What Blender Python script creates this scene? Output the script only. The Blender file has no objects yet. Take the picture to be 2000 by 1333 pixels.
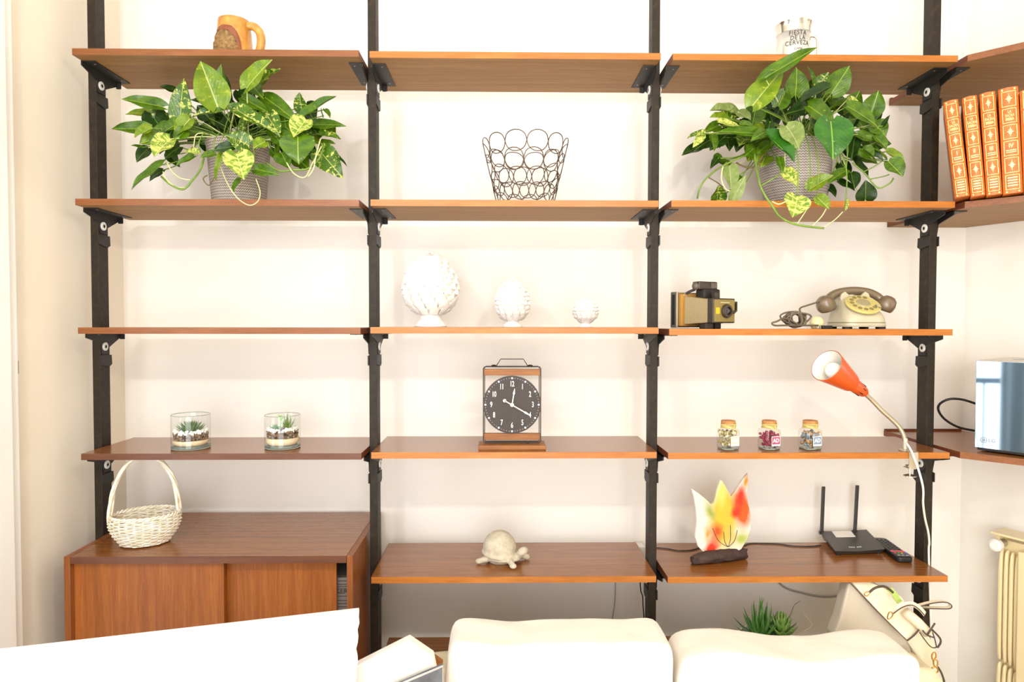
import bpy, bmesh, math, random
from mathutils import Vector, Matrix, Euler, noise
random.seed(7)
PI = math.pi
# ---------------------------------------------------------------- camera
scn = bpy.context.scene
cam_d = bpy.data.cameras.new('camera'); cam = bpy.data.objects.new('camera', cam_d)
scn.collection.objects.link(cam); scn.camera = cam
cam_d.sensor_width = 36.0; cam_d.sensor_fit = 'HORIZONTAL'; cam_d.lens = 23.2635
cam_d.clip_start = 0.02; cam_d.clip_end = 50
cam.matrix_world = Matrix([[0.999902, -0.000821, -0.013959, -1.9e-05], [-0.013932, 0.026489, -0.999552, -1.86134], [0.001191, 0.999649, 0.026475, 1.450605], [0.0, 0.0, 0.0, 1.0]])
# ---------------------------------------------------------------- exposure, world, lights
scn.view_settings.view_transform = 'Standard'; scn.view_settings.look = 'None'
scn.view_settings.gamma = 1.0; scn.view_settings.use_curve_mapping = False
scn.view_settings.exposure = -0.31
wd = bpy.data.worlds.new('sky'); scn.world = wd; wd.use_nodes = True
wd.node_tree.nodes['Background'].inputs[0].default_value = (0.80, 0.90, 1.0, 1)
wd.node_tree.nodes['Background'].inputs[1].default_value = 1.2
def area(name, loc, target, sx, sy, power, col):
    l = bpy.data.lights.new(name, 'AREA'); l.shape = 'RECTANGLE'; l.size = sx; l.size_y = sy
    l.energy = power; l.color = col
    o = bpy.data.objects.new(name, l); scn.collection.objects.link(o); o.location = loc
    d = Vector(target) - Vector(loc); o.rotation_euler = d.to_track_quat('-Z', 'Y').to_euler()
    return o
def bulb(name, loc, r, power, col):
    l = bpy.data.lights.new(name, 'POINT'); l.energy = power; l.color = col; l.shadow_soft_size = r
    o = bpy.data.objects.new(name, l); scn.collection.objects.link(o); o.location = loc
    return o
# daylight entering through the tall balcony window behind the camera
area('window_daylight', (0.04, -4.52, 1.35), (0.04, 0, 1.25), 2.5, 2.3, 150, (0.97, 0.98, 1.0))
# the two ceiling spots that throw the crisp shelf shadows
bulb('spot_warm', (0.42, -1.64, 2.12), 0.032, 33, (1.0, 0.91, 0.78))
bulb('spot_cool', (-0.63, -1.64, 2.12), 0.032, 29, (0.93, 0.96, 1.0))
area('balcony_daylight', (-2.3, -1.15, 1.3), (0.9, -0.2, 0.7), 2.0, 2.2, 70, (0.88, 0.94, 1.0))
bulb('ceiling_lamp', (0.3, -2.2, 2.72), 0.16, 8, (1.0, 0.92, 0.80))
# ---------------------------------------------------------------- helpers
COL = scn.collection
def lin(c):
    if isinstance(c, str):
        c = c.lstrip('#'); c = [int(c[i:i+2], 16)/255 for i in (0, 2, 4)]
    return tuple((x/12.92 if x <= 0.04045 else ((x+0.055)/1.055)**2.4) for x in c) + (1.0,)
MATS = {}
class N:
    def __init__(s, name):
        s.m = bpy.data.materials.new(name); s.m.use_nodes = True; s.t = s.m.node_tree
        s.b = s.t.nodes['Principled BSDF']; s.out = s.t.nodes['Material Output']; MATS[name] = s.m
    def n(s, typ, **kw):
        x = s.t.nodes.new(typ)
        for k, v in kw.items(): setattr(x, k, v)
        return x
    def l(s, a, b): s.t.links.new(a, b)
    def ramp(s, fac, stops):
        r = s.n('ShaderNodeValToRGB'); e = r.color_ramp.elements
        while len(e) < len(stops): e.new(0.5)
        for i, (p, c) in enumerate(stops): e[i].position = p; e[i].color = lin(c) if not isinstance(c, tuple) or len(c) == 3 else c
        s.l(fac, r.inputs[0]); return r.outputs[0]
    def coord(s, kind='Object', scale=(1, 1, 1), rot=(0, 0, 0)):
        tc = s.n('ShaderNodeTexCoord'); mp = s.n('ShaderNodeMapping')
        mp.inputs['Scale'].default_value = scale; mp.inputs['Rotation'].default_value = rot
        s.l(tc.outputs[kind], mp.inputs[0]); return mp.outputs[0]
    def noise(s, vec, scale, detail=3, rough=0.5, dist=0):
        x = s.n('ShaderNodeTexNoise'); x.inputs['Scale'].default_value = scale; x.inputs['Detail'].default_value = detail
        x.inputs['Roughness'].default_value = rough; x.inputs['Distortion'].default_value = dist
        s.l(vec, x.inputs['Vector']); return x.outputs[0]
    def bump(s, h, strength=0.3, dist=0.002):
        x = s.n('ShaderNodeBump'); x.inputs['Strength'].default_value = strength; x.inputs['Distance'].default_value = dist
        s.l(h, x.inputs['Height']); s.l(x.outputs[0], s.b.inputs['Normal'])
    def set(s, **kw):
        for k, v in kw.items(): s.b.inputs[k.replace('_', ' ')].default_value = v
def mat(name, c, rough=0.5, metal=0.0, c2=None, ns=40, bump=0.0, bd=0.001, spec=0.5, coat=0.0, trans=0.0, sss=0.0):
    q = N(name); q.set(Base_Color=lin(c), Roughness=rough, Metallic=metal)
    q.b.inputs['Specular IOR Level'].default_value = spec
    if coat: q.b.inputs['Coat Weight'].default_value = coat; q.b.inputs['Coat Roughness'].default_value = 0.1
    if trans: q.b.inputs['Transmission Weight'].default_value = trans
    if c2 or bump:
        v = q.coord(); f = q.noise(v, ns, 4, 0.6)
        if c2: q.l(q.ramp(f, [(0.3, c), (0.7, c2)]), q.b.inputs['Base Color'])
        if bump: q.bump(f, bump, bd)
    return q.m
def wood(name, ca, cb, cc, axis='x', rough=0.35, scale=1.0, coat=0.0, spec=0.5):
    q = N(name); sc = {'x': (1.2, 26, 26), 'y': (26, 1.2, 26), 'z': (26, 26, 1.2)}[axis]
    sc = tuple(a*scale for a in sc)
    v = q.coord(scale=sc); f = q.noise(v, 2.2, 6, 0.62, 0.6)
    v2 = q.coord(scale=tuple(a*5 for a in sc)); g = q.noise(v2, 2.6, 3, 0.7)
    mx = q.n('ShaderNodeMix'); mx.data_type = 'FLOAT'; mx.inputs[0].default_value = 0.4
    q.l(f, mx.inputs[2]); q.l(g, mx.inputs[3])
    q.l(q.ramp(mx.outputs[0], [(0.3, ca), (0.5, cb), (0.68, cc)]), q.b.inputs['Base Color'])
    q.set(Roughness=rough); q.b.inputs['Specular IOR Level'].default_value = spec
    if coat: q.b.inputs['Coat Weight'].default_value = coat; q.b.inputs['Coat Roughness'].default_value = 0.15
    q.bump(g, 0.12, 0.0006); return q.m
def thinglass(name, tint=(1, 1, 1, 1), boost=1.0):
    q = N(name); tr = q.n('ShaderNodeBsdfTransparent'); tr.inputs[0].default_value = tint
    gl = q.n('ShaderNodeBsdfGlossy'); gl.inputs['Roughness'].default_value = 0.03
    fr = q.n('ShaderNodeLayerWeight'); fr.inputs[0].default_value = 0.5
    pw = q.n('ShaderNodeMath', operation='POWER'); pw.inputs[1].default_value = 4.0; q.l(fr.outputs['Facing'], pw.inputs[0])
    mu = q.n('ShaderNodeMath', operation='MULTIPLY_ADD'); mu.inputs[1].default_value = 0.55*boost; mu.inputs[2].default_value = 0.05; q.l(pw.outputs[0], mu.inputs[0])
    mx = q.n('ShaderNodeMixShader'); q.l(mu.outputs[0], mx.inputs[0]); q.l(tr.outputs[0], mx.inputs[1]); q.l(gl.outputs[0], mx.inputs[2])
    q.l(mx.outputs[0], q.out.inputs[0]); return q.m
# ---- geometry: every generator returns (verts, faces)
def J(*gs):
    V, F = [], []
    for g in gs:
        o = len(V); V += [tuple(v) for v in g[0]]; F += [tuple(i+o for i in f) for f in g[1]]
    return V, F
def X(g, loc=(0, 0, 0), rot=(0, 0, 0), sc=(1, 1, 1)):
    m = Matrix.Translation(loc) @ Euler(rot).to_matrix().to_4x4() @ Matrix.Diagonal((*sc, 1))
    return [tuple(m @ Vector(v)) for v in g[0]], g[1]
def box(a, b):
    x0, y0, z0 = a; x1, y1, z1 = b
    return ([(x0,y0,z0),(x1,y0,z0),(x1,y1,z0),(x0,y1,z0),(x0,y0,z1),(x1,y0,z1),(x1,y1,z1),(x0,y1,z1)],
            [(0,3,2,1),(4,5,6,7),(0,1,5,4),(1,2,6,5),(2,3,7,6),(3,0,4,7)])
def prism(poly, a, b, axis='y'):
    n = len(poly); V = []
    for d in (a, b):
        for p in poly:
            V.append({'y': (p[0], d, p[1]), 'z': (p[0], p[1], d), 'x': (d, p[0], p[1])}[axis])
    return V, [tuple(range(n)), tuple(range(2*n-1, n-1, -1))] + [(i, i+n, (i+1) % n+n, (i+1) % n) for i in range(n)]
def lathe(prof, seg=32, cap=True, fx=1.0, fy=1.0):
    V, F = [], []
    for r, z in prof:
        for i in range(seg):
            a = 2*PI*i/seg; V.append((r*math.cos(a)*fx, r*math.sin(a)*fy, z))
    for k in range(len(prof)-1):
        for i in range(seg):
            j = (i+1) % seg; F.append((k*seg+i, k*seg+j, (k+1)*seg+j, (k+1)*seg+i))
    if cap:
        if prof[0][0] > 1e-5: F.append(tuple(range(seg-1, -1, -1)))
        if prof[-1][0] > 1e-5: F.append(tuple((len(prof)-1)*seg+i for i in range(seg)))
    return V, F
def cyl(r, h, seg=24, r2=None): return lathe([(r, 0), (r if r2 is None else r2, h)], seg)
def smooth_path(P, n=6, closed=False):
    P = [Vector(p) for p in P]; out = []; m = len(P)
    for i in range(m if closed else m-1):
        p0 = P[(i-1) % m] if (closed or i > 0) else P[0]; p1 = P[i]; p2 = P[(i+1) % m]
        p3 = P[(i+2) % m] if (closed or i+2 < m) else P[-1]
        for k in range(n):
            t = k/n
            out.append(0.5*((2*p1)+(-p0+p2)*t+(2*p0-5*p1+4*p2-p3)*t*t+(-p0+3*p1-3*p2+p3)*t**3))
    if not closed: out.append(P[-1])
    return out
def tube(P, r, seg=8, closed=False, sm=0, rf=None):
    if sm: P = smooth_path(P, sm, closed)
    P = [Vector(p) for p in P]; n = len(P); V, F = [], []
    up = Vector((0.13, 0.31, 0.94)).normalized(); prev = None
    for i in range(n):
        if closed: d = P[(i+1) % n]-P[i-1]
        else: d = P[min(i+1, n-1)]-P[max(i-1, 0)]
        if d.length < 1e-9: d = Vector((0, 0, 1))
        d.normalize()
        a = (prev - d*prev.dot(d)) if prev else (up - d*up.dot(d))
        if a.length < 1e-4: a = d.orthogonal()
        a.normalize(); prev = a; b = d.cross(a)
        rr = r*(rf(i/max(1, n-1)) if rf else 1)
        for k in range(seg):
            t = 2*PI*k/seg; V.append(tuple(P[i]+(a*math.cos(t)+b*math.sin(t))*rr))
    for i in range(n if closed else n-1):
        for k in range(seg):
            j = (i+1) % n; l = (k+1) % seg; F.append((i*seg+k, i*seg+l, j*seg+l, j*seg+k))
    if not closed: F += [tuple(range(seg-1, -1, -1)), tuple((n-1)*seg+k for k in range(seg))]
    return V, F
def ribbon(P, w, th, wdir):
    wd_ = Vector(wdir).normalized(); P = [Vector(p) for p in P]; V, F = [], []; n = len(P)
    for i in range(n):
        d = (P[min(i+1, n-1)]-P[max(i-1, 0)]).normalized(); nn = d.cross(wd_).normalized()
        for s, t in ((-1, -1), (1, -1), (1, 1), (-1, 1)): V.append(tuple(P[i]+wd_*s*w/2+nn*t*th/2))
    for i in range(n-1):
        for k in range(4): F.append((i*4+k, i*4+(k+1) % 4, i*4+4+(k+1) % 4, i*4+4+k))
    return V, F + [(3, 2, 1, 0), tuple((n-1)*4+k for k in range(4))]
def ell(rx, ry, rz, seg=20, rings=12):
    return lathe([(max(1e-6, math.sin(PI*i/rings)), -math.cos(PI*i/rings)) for i in range(rings+1)], seg, False)[0] and X(lathe([(max(1e-6, math.sin(PI*i/rings)), -math.cos(PI*i/rings)) for i in range(rings+1)], seg, False), sc=(rx, ry, rz))
def rbox(sx, sy, sz, e=0.2, n=10, f=None):
    V, F = [], []                                   # superquadric rounded block centred on the origin
    idx = {}
    def add(p):
        k = tuple(round(c, 5) for c in p)
        if k not in idx: idx[k] = len(V); V.append(p)
        return idx[k]
    for ax in range(3):
        for s in (-1, 1):
            for i in range(n):
                for j in range(n):
                    q = []
                    for di, dj in ((0, 0), (1, 0), (1, 1), (0, 1)):
                        u = -1+2*(i+di)/n; v = -1+2*(j+dj)/n; p = [0, 0, 0]; p[ax] = s; p[(ax+1) % 3] = u*s; p[(ax+2) % 3] = v
                        q.append(add(tuple(p)))
                    F.append(tuple(q))
    m = 2.0/e; W = []
    for p in V:
        L = sum(abs(c)**m for c in p)**(1/m); q = Vector((p[0]/L*sx/2, p[1]/L*sy/2, p[2]/L*sz/2))
        if f: q = f(q)
        W.append(tuple(q))
    return W, F
def mesh(name, g, m=None, smooth=False, bevel=0.0, bseg=2, uv=None):
    me = bpy.data.meshes.new(name); me.from_pydata([tuple(v) for v in g[0]], [], g[1]); me.update()
    bm = bmesh.new(); bm.from_mesh(me)
    bmesh.ops.remove_doubles(bm, verts=bm.verts, dist=1e-6)
    bmesh.ops.recalc_face_normals(bm, faces=bm.faces)
    if bevel:
        es = [e for e in bm.edges if len(e.link_faces) == 2 and e.calc_face_angle(0) > 0.5]
        bmesh.ops.bevel(bm, geom=es, offset=bevel, segments=bseg, affect='EDGES', profile=0.6)
    bm.to_mesh(me); bm.free()
    if m: me.materials.append(MATS[m] if isinstance(m, str) else m)
    if smooth:
        me.polygons.foreach_set('use_smooth', [True]*len(me.polygons))
        if smooth != 'all':
            try: me.set_sharp_from_angle(angle=math.radians(40))
            except Exception: pass
    return me
def thing(name, label, cat, loc=(0, 0, 0), rot=(0, 0, 0), group=None):
    o = bpy.data.objects.new(name, None); COL.objects.link(o); o.empty_display_size = 0.05
    o.location = loc; o.rotation_euler = rot; o['label'] = label; o['category'] = cat
    if group: o['group'] = group
    return o
def part(par, name, g, m, world=False, label=None, kind=None, **kw):
    if world:
        org = par
        off = Vector((0, 0, 0))
        while org: off += Vector(org.location); org = org.parent
        g = ([tuple(Vector(v)-off) for v in g[0]], g[1])
    me = g if isinstance(g, bpy.types.Mesh) else mesh(name, g, m, **kw)
    o = bpy.data.objects.new(name, me); COL.objects.link(o)
    if par: o.parent = par
    if label: o['label'] = label
    if kind: o['kind'] = kind
    return o
def solo(name, g, m, label, cat, loc=None, group=None, rot=(0, 0, 0), world=True, **kw):
    loc = Vector(loc) if loc is not None else Vector(g[0][0])
    if world: g = ([tuple(Vector(v)-loc) for v in g[0]], g[1])
    o = bpy.data.objects.new(name, mesh(name, g, m, **kw)); COL.objects.link(o); o.location = loc; o.rotation_euler = rot
    o['label'] = label; o['category'] = cat
    if group: o['group'] = group
    return o
def struct(name, g, m, par=None, **kw):
    o = bpy.data.objects.new(name, mesh(name, g, m, **kw)); COL.objects.link(o)
    if par: o.parent = par
    else: o['kind'] = 'structure'
    return o
def text_geo(s, size, bold=0.0, ext=0.0003, sx=1.0, align='CENTER', shear=0.0, space=1.0):
    c = bpy.data.curves.new('t', 'FONT'); c.body = s; c.size = size; c.align_x = align; c.align_y = 'CENTER'
    c.extrude = ext; c.offset = bold; c.shear = shear; c.space_character = space; c.resolution_u = 3
    o = bpy.data.objects.new('t', c); COL.objects.link(o); bpy.context.view_layer.update()
    me = bpy.data.meshes.new_from_object(o.evaluated_get(bpy.context.evaluated_depsgraph_get()))
    V = [(v.co.x*sx, 0-v.co.z, v.co.y) for v in me.vertices]; F = [tuple(p.vertices) for p in me.polygons]
    bpy.data.objects.remove(o); bpy.data.curves.remove(c); bpy.data.meshes.remove(me)
    return V, F                                     # text stands in the XZ plane, facing -Y
def remesh(o, size):
    md = o.modifiers.new('fuse', 'REMESH'); md.mode = 'VOXEL'; md.voxel_size = size; md.use_smooth_shade = True
    sm = o.modifiers.new('soft', 'SMOOTH'); sm.factor = 0.5; sm.iterations = 4
# ---------------------------------------------------------------- materials
q = N('plaster_white'); v = q.coord(); f = q.noise(v, 3, 4, 0.6); g = q.noise(v, 180, 2)
q.l(q.ramp(f, [(0.25, '#f6efe5'), (0.8, '#f8f3eb')]), q.b.inputs['Base Color']); q.set(Roughness=0.85); q.bump(g, 0.12, 0.0008)
q = N('plaster_cream'); v = q.coord(); f = q.noise(v, 2.2, 5, 0.65); g = q.noise(v, 160, 2)
q.l(q.ramp(f, [(0.25, '#f5e9d6'), (0.8, '#f8efe0')]), q.b.inputs['Base Color']); q.set(Roughness=0.85); q.bump(g, 0.15, 0.001)
mat('paint_white', '#f7f5f0', 0.5)
mat('tile_floor', '#ddd2c0', 0.5, c2='#d2c4ae', ns=3)
wood('teak_top', '#704018', '#8a5222', '#a0672f', 'x', 0.24, coat=0.25)
wood('teak_under', '#7a5220', '#946a34', '#a87e46', 'x', 0.55)
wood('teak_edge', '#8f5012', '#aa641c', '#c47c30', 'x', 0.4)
wood('teak_edge_brown', '#6b3c18', '#824c24', '#985f32', 'x', 0.4)  # on the left bay shelves, light falloff painted in as a browner edge
wood('teak_edge_dark', '#502c1a', '#633a26', '#764a34', 'x', 0.4)  # fourth left shelf: weaker light there painted into the edge as a darker tone
wood('teak_end', '#5a2a12', '#6e3619', '#82451f', 'y', 0.5)
wood('teak_door', '#7e4214', '#98541e', '#ae682c', 'z', 0.38, 1.3)
wood('teak_panel', '#6e3a14', '#884c20', '#9c5e2e', 'z', 0.4)
wood('walnut_pale', '#6c3f12', '#8a5218', '#a06828', 'x', 0.5, 2.0)
q = N('iron'); v = q.coord(); f = q.noise(v, 60, 5, 0.7)
q.l(q.ramp(f, [(0.3, '#211b13'), (0.6, '#30271c'), (0.8, '#4c402e')]), q.b.inputs['Base Color']); q.set(Roughness=0.55, Metallic=0.1); q.b.inputs['Specular IOR Level'].default_value = 0.3; q.bump(f, 0.2, 0.0006)
mat('iron_black', '#1d1b19', 0.5, 0.2, c2='#2a2724', ns=50)
mat('chrome', '#d8d4cc', 0.18, 1.0)
mat('steel_matte', '#b9b3a6', 0.35, 0.9)
mat('black_plastic', '#1c1b1b', 0.4)
mat('white_plastic', '#f4f2ea', 0.35)
# ================================================================ the room
WY = 0.38                                            # face of the shelf wall
LX = -1.272                                          # face of the left wall
CX = 1.577                                           # where the slanted right wall begins
dr = (0.454, -0.891)
struct('wall_back', box((LX-0.15, WY, 0), (CX+0.1, WY+0.15, 2.9)), 'plaster_white')
struct('wall_left', J(box((LX-0.15, -0.36, 0), (LX, WY, 2.9)), box((LX-0.15, -4.6, 0), (LX, -1.95, 2.9)), box((LX-0.15, -1.95, 2.45), (LX, -0.36, 2.9))), 'plaster_cream')
e = (CX+dr[0]*5.6, WY+dr[1]*5.6)
struct('wall_right', prism([(CX, WY), e, (e[0]+0.134, e[1]+0.068), (CX+0.134, WY+0.068)], 0, 2.9, 'z'), 'plaster_white')
struct('floor', box((-1.6, -4.8, -0.1), (4.6, WY+0.2, 0)), 'tile_floor')
struct('ceiling', box((-1.6, -4.8, 2.9), (4.6, WY+0.2, 3.0)), 'paint_white')
# wall behind the camera, with the balcony window that lights the room
struct('wall_front', J(box((LX-0.15, -4.75, 0), (-1.75+0.03, -4.6, 2.9)) if False else box((LX-0.15, -4.75, 2.55), (4.6, -4.6, 2.9)),
       box((LX-0.15, -4.75, 0), (4.6, -4.6, 0.15)), box((1.35, -4.75, 0.15), (4.6, -4.6, 2.55))), 'plaster_white')
wf = struct('window_1', J(box((LX, -4.62, 0.15), (LX+0.06, -4.56, 2.55)), box((1.29, -4.62, 0.15), (1.35, -4.56, 2.55)),
       box((LX, -4.62, 2.49), (1.35, -4.56, 2.55)), box((LX, -4.62, 0.15), (1.35, -4.56, 0.21)), box((0.0, -4.62, 0.15), (0.06, -4.56, 2.55))), 'paint_white', bevel=0.004)
# white door casing at the near end of the left wall
struct('trim_1', J(box((LX, -0.36, 0), (LX+0.032, -0.152, 2.5)), box((LX, -0.34, 0), (LX+0.044, -0.19, 2.5))), 'paint_white', bevel=0.003)
# balcony window in the left wall (out of the picture, but mirrored in the oven door)
struct('window_2', J(box((LX-0.12, -1.95, 0.0), (LX-0.06, -1.89, 2.45)), box((LX-0.12, -0.42, 0.0), (LX-0.06, -0.36, 2.45)), box((LX-0.12, -1.95, 2.39), (LX-0.06, -0.36, 2.45)), box((LX-0.12, -1.95, 1.62), (LX-0.06, -0.36, 1.68)), box((LX-0.12, -1.18, 0), (LX-0.06, -1.11, 2.45))), 'paint_white', bevel=0.004)
mat('rail_blue', '#4c6070', 0.5); mat('curtain_blue', '#8898a4', 0.9); mat('terrace_grey', '#9fb0bc', 0.8)
t = thing('balcony_railing', 'blue-grey railing of the balcony outside the left window', 'railing', (-2.0, -1.15, 0))
part(t, 'handrail', box((-2.02, -2.6, 1.02), (-1.98, 0.3, 1.06)), 'rail_blue', world=True)
for k in range(12): part(t, 'baluster', tube([(-2.0, -2.5+0.25*k, 0.0), (-2.0, -2.5+0.25*k, 1.03)], 0.008, 6), 'rail_blue', world=True)
for k in range(4): part(t, 'brace_wire', tube([(-2.0, -1.9+0.3*k, 0.05), (-2.0, -1.75+0.3*k, 1.02)], 0.006, 6), 'rail_blue', world=True)
struct('floor_balcony', box((-2.3, -2.8, -0.1), (LX-0.15, 0.6, -0.01)), 'terrace_grey')
cv = []; cf_ = []
for k in range(61):
    y = -1.05-0.80*k/60; x = LX+0.07+0.022*math.sin(k*0.9); cv += [(x, y, 0.05), (x, y, 2.5)]
for k in range(60): a = 2*k; cf_.append((a, a+2, a+3, a+1))
cu = solo('window_curtain', (cv, cf_), 'curtain_blue', 'blue-grey curtain drawn beside the balcony window on the left wall', 'curtain', loc=(LX+0.07, -1.05, 0.05), smooth='all')
md = cu.modifiers.new('cloth', 'SOLIDIFY'); md.thickness = 0.003
# wall control beside the casing
t = thing('wall_switch', 'small white wall switch with a dark slot beside the door casing on the left wall', 'switch', (LX, -0.128, 1.36))
part(t, 'faceplate', box((0, -0.012, -0.055), (0.008, 0.012, 0.055)), 'white_plastic', bevel=0.002)
part(t, 'slot', box((0.008, -0.007, 0.0), (0.0095, 0.004, 0.044)), 'iron')
part(t, 'rocker', box((0.008, -0.007, -0.042), (0.011, 0.007, -0.008)), 'steel_matte')

# ================================================================ posts and brackets
ROW = {1: 2.206, 2: 1.796, 3: 1.438, 4: 1.085, 5: 0.731, 6: 0.412}
SHZ = {(1,0):2.2081,(1,1):2.2059,(1,2):2.2050,(2,0):1.7955,(2,1):1.7963,(2,2):1.7971,(3,0):1.4382,(3,1):1.4400,(3,2):1.4358,(4,0):1.0840,(4,1):1.0866,(4,2):1.0839,(5,1):.7310,(5,2):.7283,(6,1):.418,(6,2):.418}
TH = 0.0178; PY0, PY1 = 0.110, 0.157
def bracket(par, side, z, off, wide=False):
    # side = +1: plate on the +X face of the post, flange reaching under the shelf on that side
    x0 = off; x1 = off+side*0.003
    ya, yb = 0.040, 0.212
    poly = [(ya, z), (yb, z), (yb, z-0.013), (0.150, z-0.043), (0.150, z-0.062), (0.116, z-0.062), (0.108, z-0.030), (ya, z-0.012)]
    g = prism(poly, x0, x1, 'x')
    fl = prism([(x0, ya), (x0+side*0.040, ya), (x0+side*0.040, yb+0.004), (x0, yb+0.004)], z-0.0025, z, 'z')
    lip = prism([(x0, yb-0.002), (x0+side*0.016, yb-0.002), (x0+side*0.006, yb+0.002)], z-0.02, z, 'z')
    lug = prism([(0.106, z-0.066), (0.161, z-0.066), (0.163, z-0.094), (0.150, z-0.101), (0.106, z-0.094)], x0, x0+side*0.0035, 'x')
    b = part(par, 'bracket', J(g, fl, lip, lug), 'iron_black', world=True)
    c = (x1, 0.128, z-0.040)
    w = X(lathe([(0.0052, 0), (0.0125, 0), (0.0125, 0.003), (0.0052, 0.0036)], 20, False), c, (0, side*PI/2, 0))
    wo = part(b, 'washer', w, 'white_plastic', world=True, smooth=True, label='pale ring washer')
    part(b, 'bolt', X(cyl(0.0052, 0.003, 6), c, (0, side*PI/2, 0)), 'iron', world=True)
    scr = [part(b, 'screw', X(ell(0.0028, 0.0028, 0.0012, 8, 4), (x0+side*0.027, yy, z-0.0027)), 'steel_matte', world=True, smooth=True) for yy in (0.06, 0.19)]
    return b
posts = [('left', -1.2130, -1.1895), ('left centre', -0.3975, -0.3735), ('right centre', 0.4405, 0.4640), ('right', 1.2775, 1.3010)]
lab = ['dark iron post at the far left end of the shelving', 'dark iron post between the left and middle bays of shelves',
       'dark iron post between the middle and right bays of shelves', 'dark iron post at the right end beside the corner shelves']
for k, (nm, a, b) in enumerate(posts):
    t = thing('shelf_post', lab[k], 'post', ((a+b)/2, 0.1335, 0), group='iron posts of the wall shelving')
    part(t, 'upright', box((a, PY0, 0.012), (b, PY1, 2.9)), 'iron', world=True, bevel=0.0015)
    part(t, 'foot', box((a-0.012, PY0-0.012, 0), (b+0.012, PY1+0.012, 0.012)), 'iron_black', world=True)
    hol = []
    for side, xx in ((1, b), (-1, a)):
        if (k == 0 and side < 0): continue
        for i in range(42):
            z = 0.25+i*0.064; hol.append(X(cyl(0.0024, 0.0006, 6), (xx, 0.1335, z), (0, side*PI/2, 0)))
    part(t, 'peg_holes', J(*hol), 'iron_black', world=True, kind='stuff')
    for r in range(1, 7):
        zz = lambda bay: SHZ.get((r, bay), ROW[r])-TH
        if k < 3 and not (k == 0 and r >= 5): bracket(t, 1, zz(k), b)
        if k > 0 and not (k == 1 and r >= 5): bracket(t, -1, zz(k-1), a)
        if k == 3 and r in (1, 2, 4): bracket(t, 1, ROW[r]-TH, b)
# ================================================================ shelves
SH = {  # row, bay: x left, x right, depth, top z, edge material
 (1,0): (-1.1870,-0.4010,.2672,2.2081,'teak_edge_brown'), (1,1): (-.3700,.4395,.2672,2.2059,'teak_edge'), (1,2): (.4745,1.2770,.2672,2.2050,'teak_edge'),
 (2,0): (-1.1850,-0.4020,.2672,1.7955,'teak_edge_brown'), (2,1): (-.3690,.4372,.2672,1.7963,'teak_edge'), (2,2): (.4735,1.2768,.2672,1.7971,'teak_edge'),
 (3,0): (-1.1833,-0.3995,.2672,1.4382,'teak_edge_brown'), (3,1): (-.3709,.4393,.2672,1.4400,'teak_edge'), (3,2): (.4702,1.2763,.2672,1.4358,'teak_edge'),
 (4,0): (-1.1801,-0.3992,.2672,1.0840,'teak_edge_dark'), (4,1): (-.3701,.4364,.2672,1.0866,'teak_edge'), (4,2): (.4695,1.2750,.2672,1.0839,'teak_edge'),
 (5,1): (-.3717,.4374,.2918,0.7310,'teak_edge'), (5,2): (.4712,1.2757,.2918,0.7283,'teak_edge'),
 (6,1): (-.3717,.4374,.2918,0.4180,'teak_edge'), (6,2): (.4712,1.2757,.2918,0.4180,'teak_edge')}
bayn = ['left', 'middle', 'right']; rown = ['', 'top', 'second', 'third', 'fourth', 'fifth', 'lowest']
what = {(1,0): 'with the brown pottery mug on it', (1,1): 'empty, above the wire basket', (1,2): 'with the tin mug on it',
 (2,0): 'carrying the left potted plant', (2,1): 'carrying the wire basket', (2,2): 'carrying the right potted plant',
 (3,0): 'bare, edge on', (3,1): 'carrying three white cones', (3,2): 'carrying the old camera and telephone',
 (4,0): 'carrying two glass terrariums', (4,1): 'carrying the clock', (4,2): 'carrying three small jars',
 (5,1): 'carrying the stone turtle', (5,2): 'carrying the flame lamp and router', (6,1): 'mostly hidden behind the sofa', (6,2): 'under the succulent pot and handbag'}
for (r, c), (xl, xr, D, z, em) in SH.items():
    t = thing('wall_shelf', 'teak shelf in the %s bay, %s row, %s' % (bayn[c], rown[r], what[(r, c)]), 'shelf', ((xl+xr)/2, 0, z), group='teak shelves')
    xc = (xl+xr)/2; ch = 0.0
    part(t, 'board', box((xl, 0.0012, z-TH+0.0008), (xr, D, z)), 'teak_top', world=True)
    part(t, 'underside', box((xl+0.0006, 0.0014, z-TH), (xr-0.0006, D-0.0006, z-TH+0.0008)), 'teak_under', world=True)
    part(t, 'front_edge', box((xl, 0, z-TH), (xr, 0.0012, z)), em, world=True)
    for xx, s in ((xl, -1), (xr, 1)):
        part(t, 'end_strip', box((min(xx, xx+s*0.0008), 0.0, z-TH), (max(xx, xx+s*0.0008), D, z)), 'teak_end', world=True)
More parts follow.
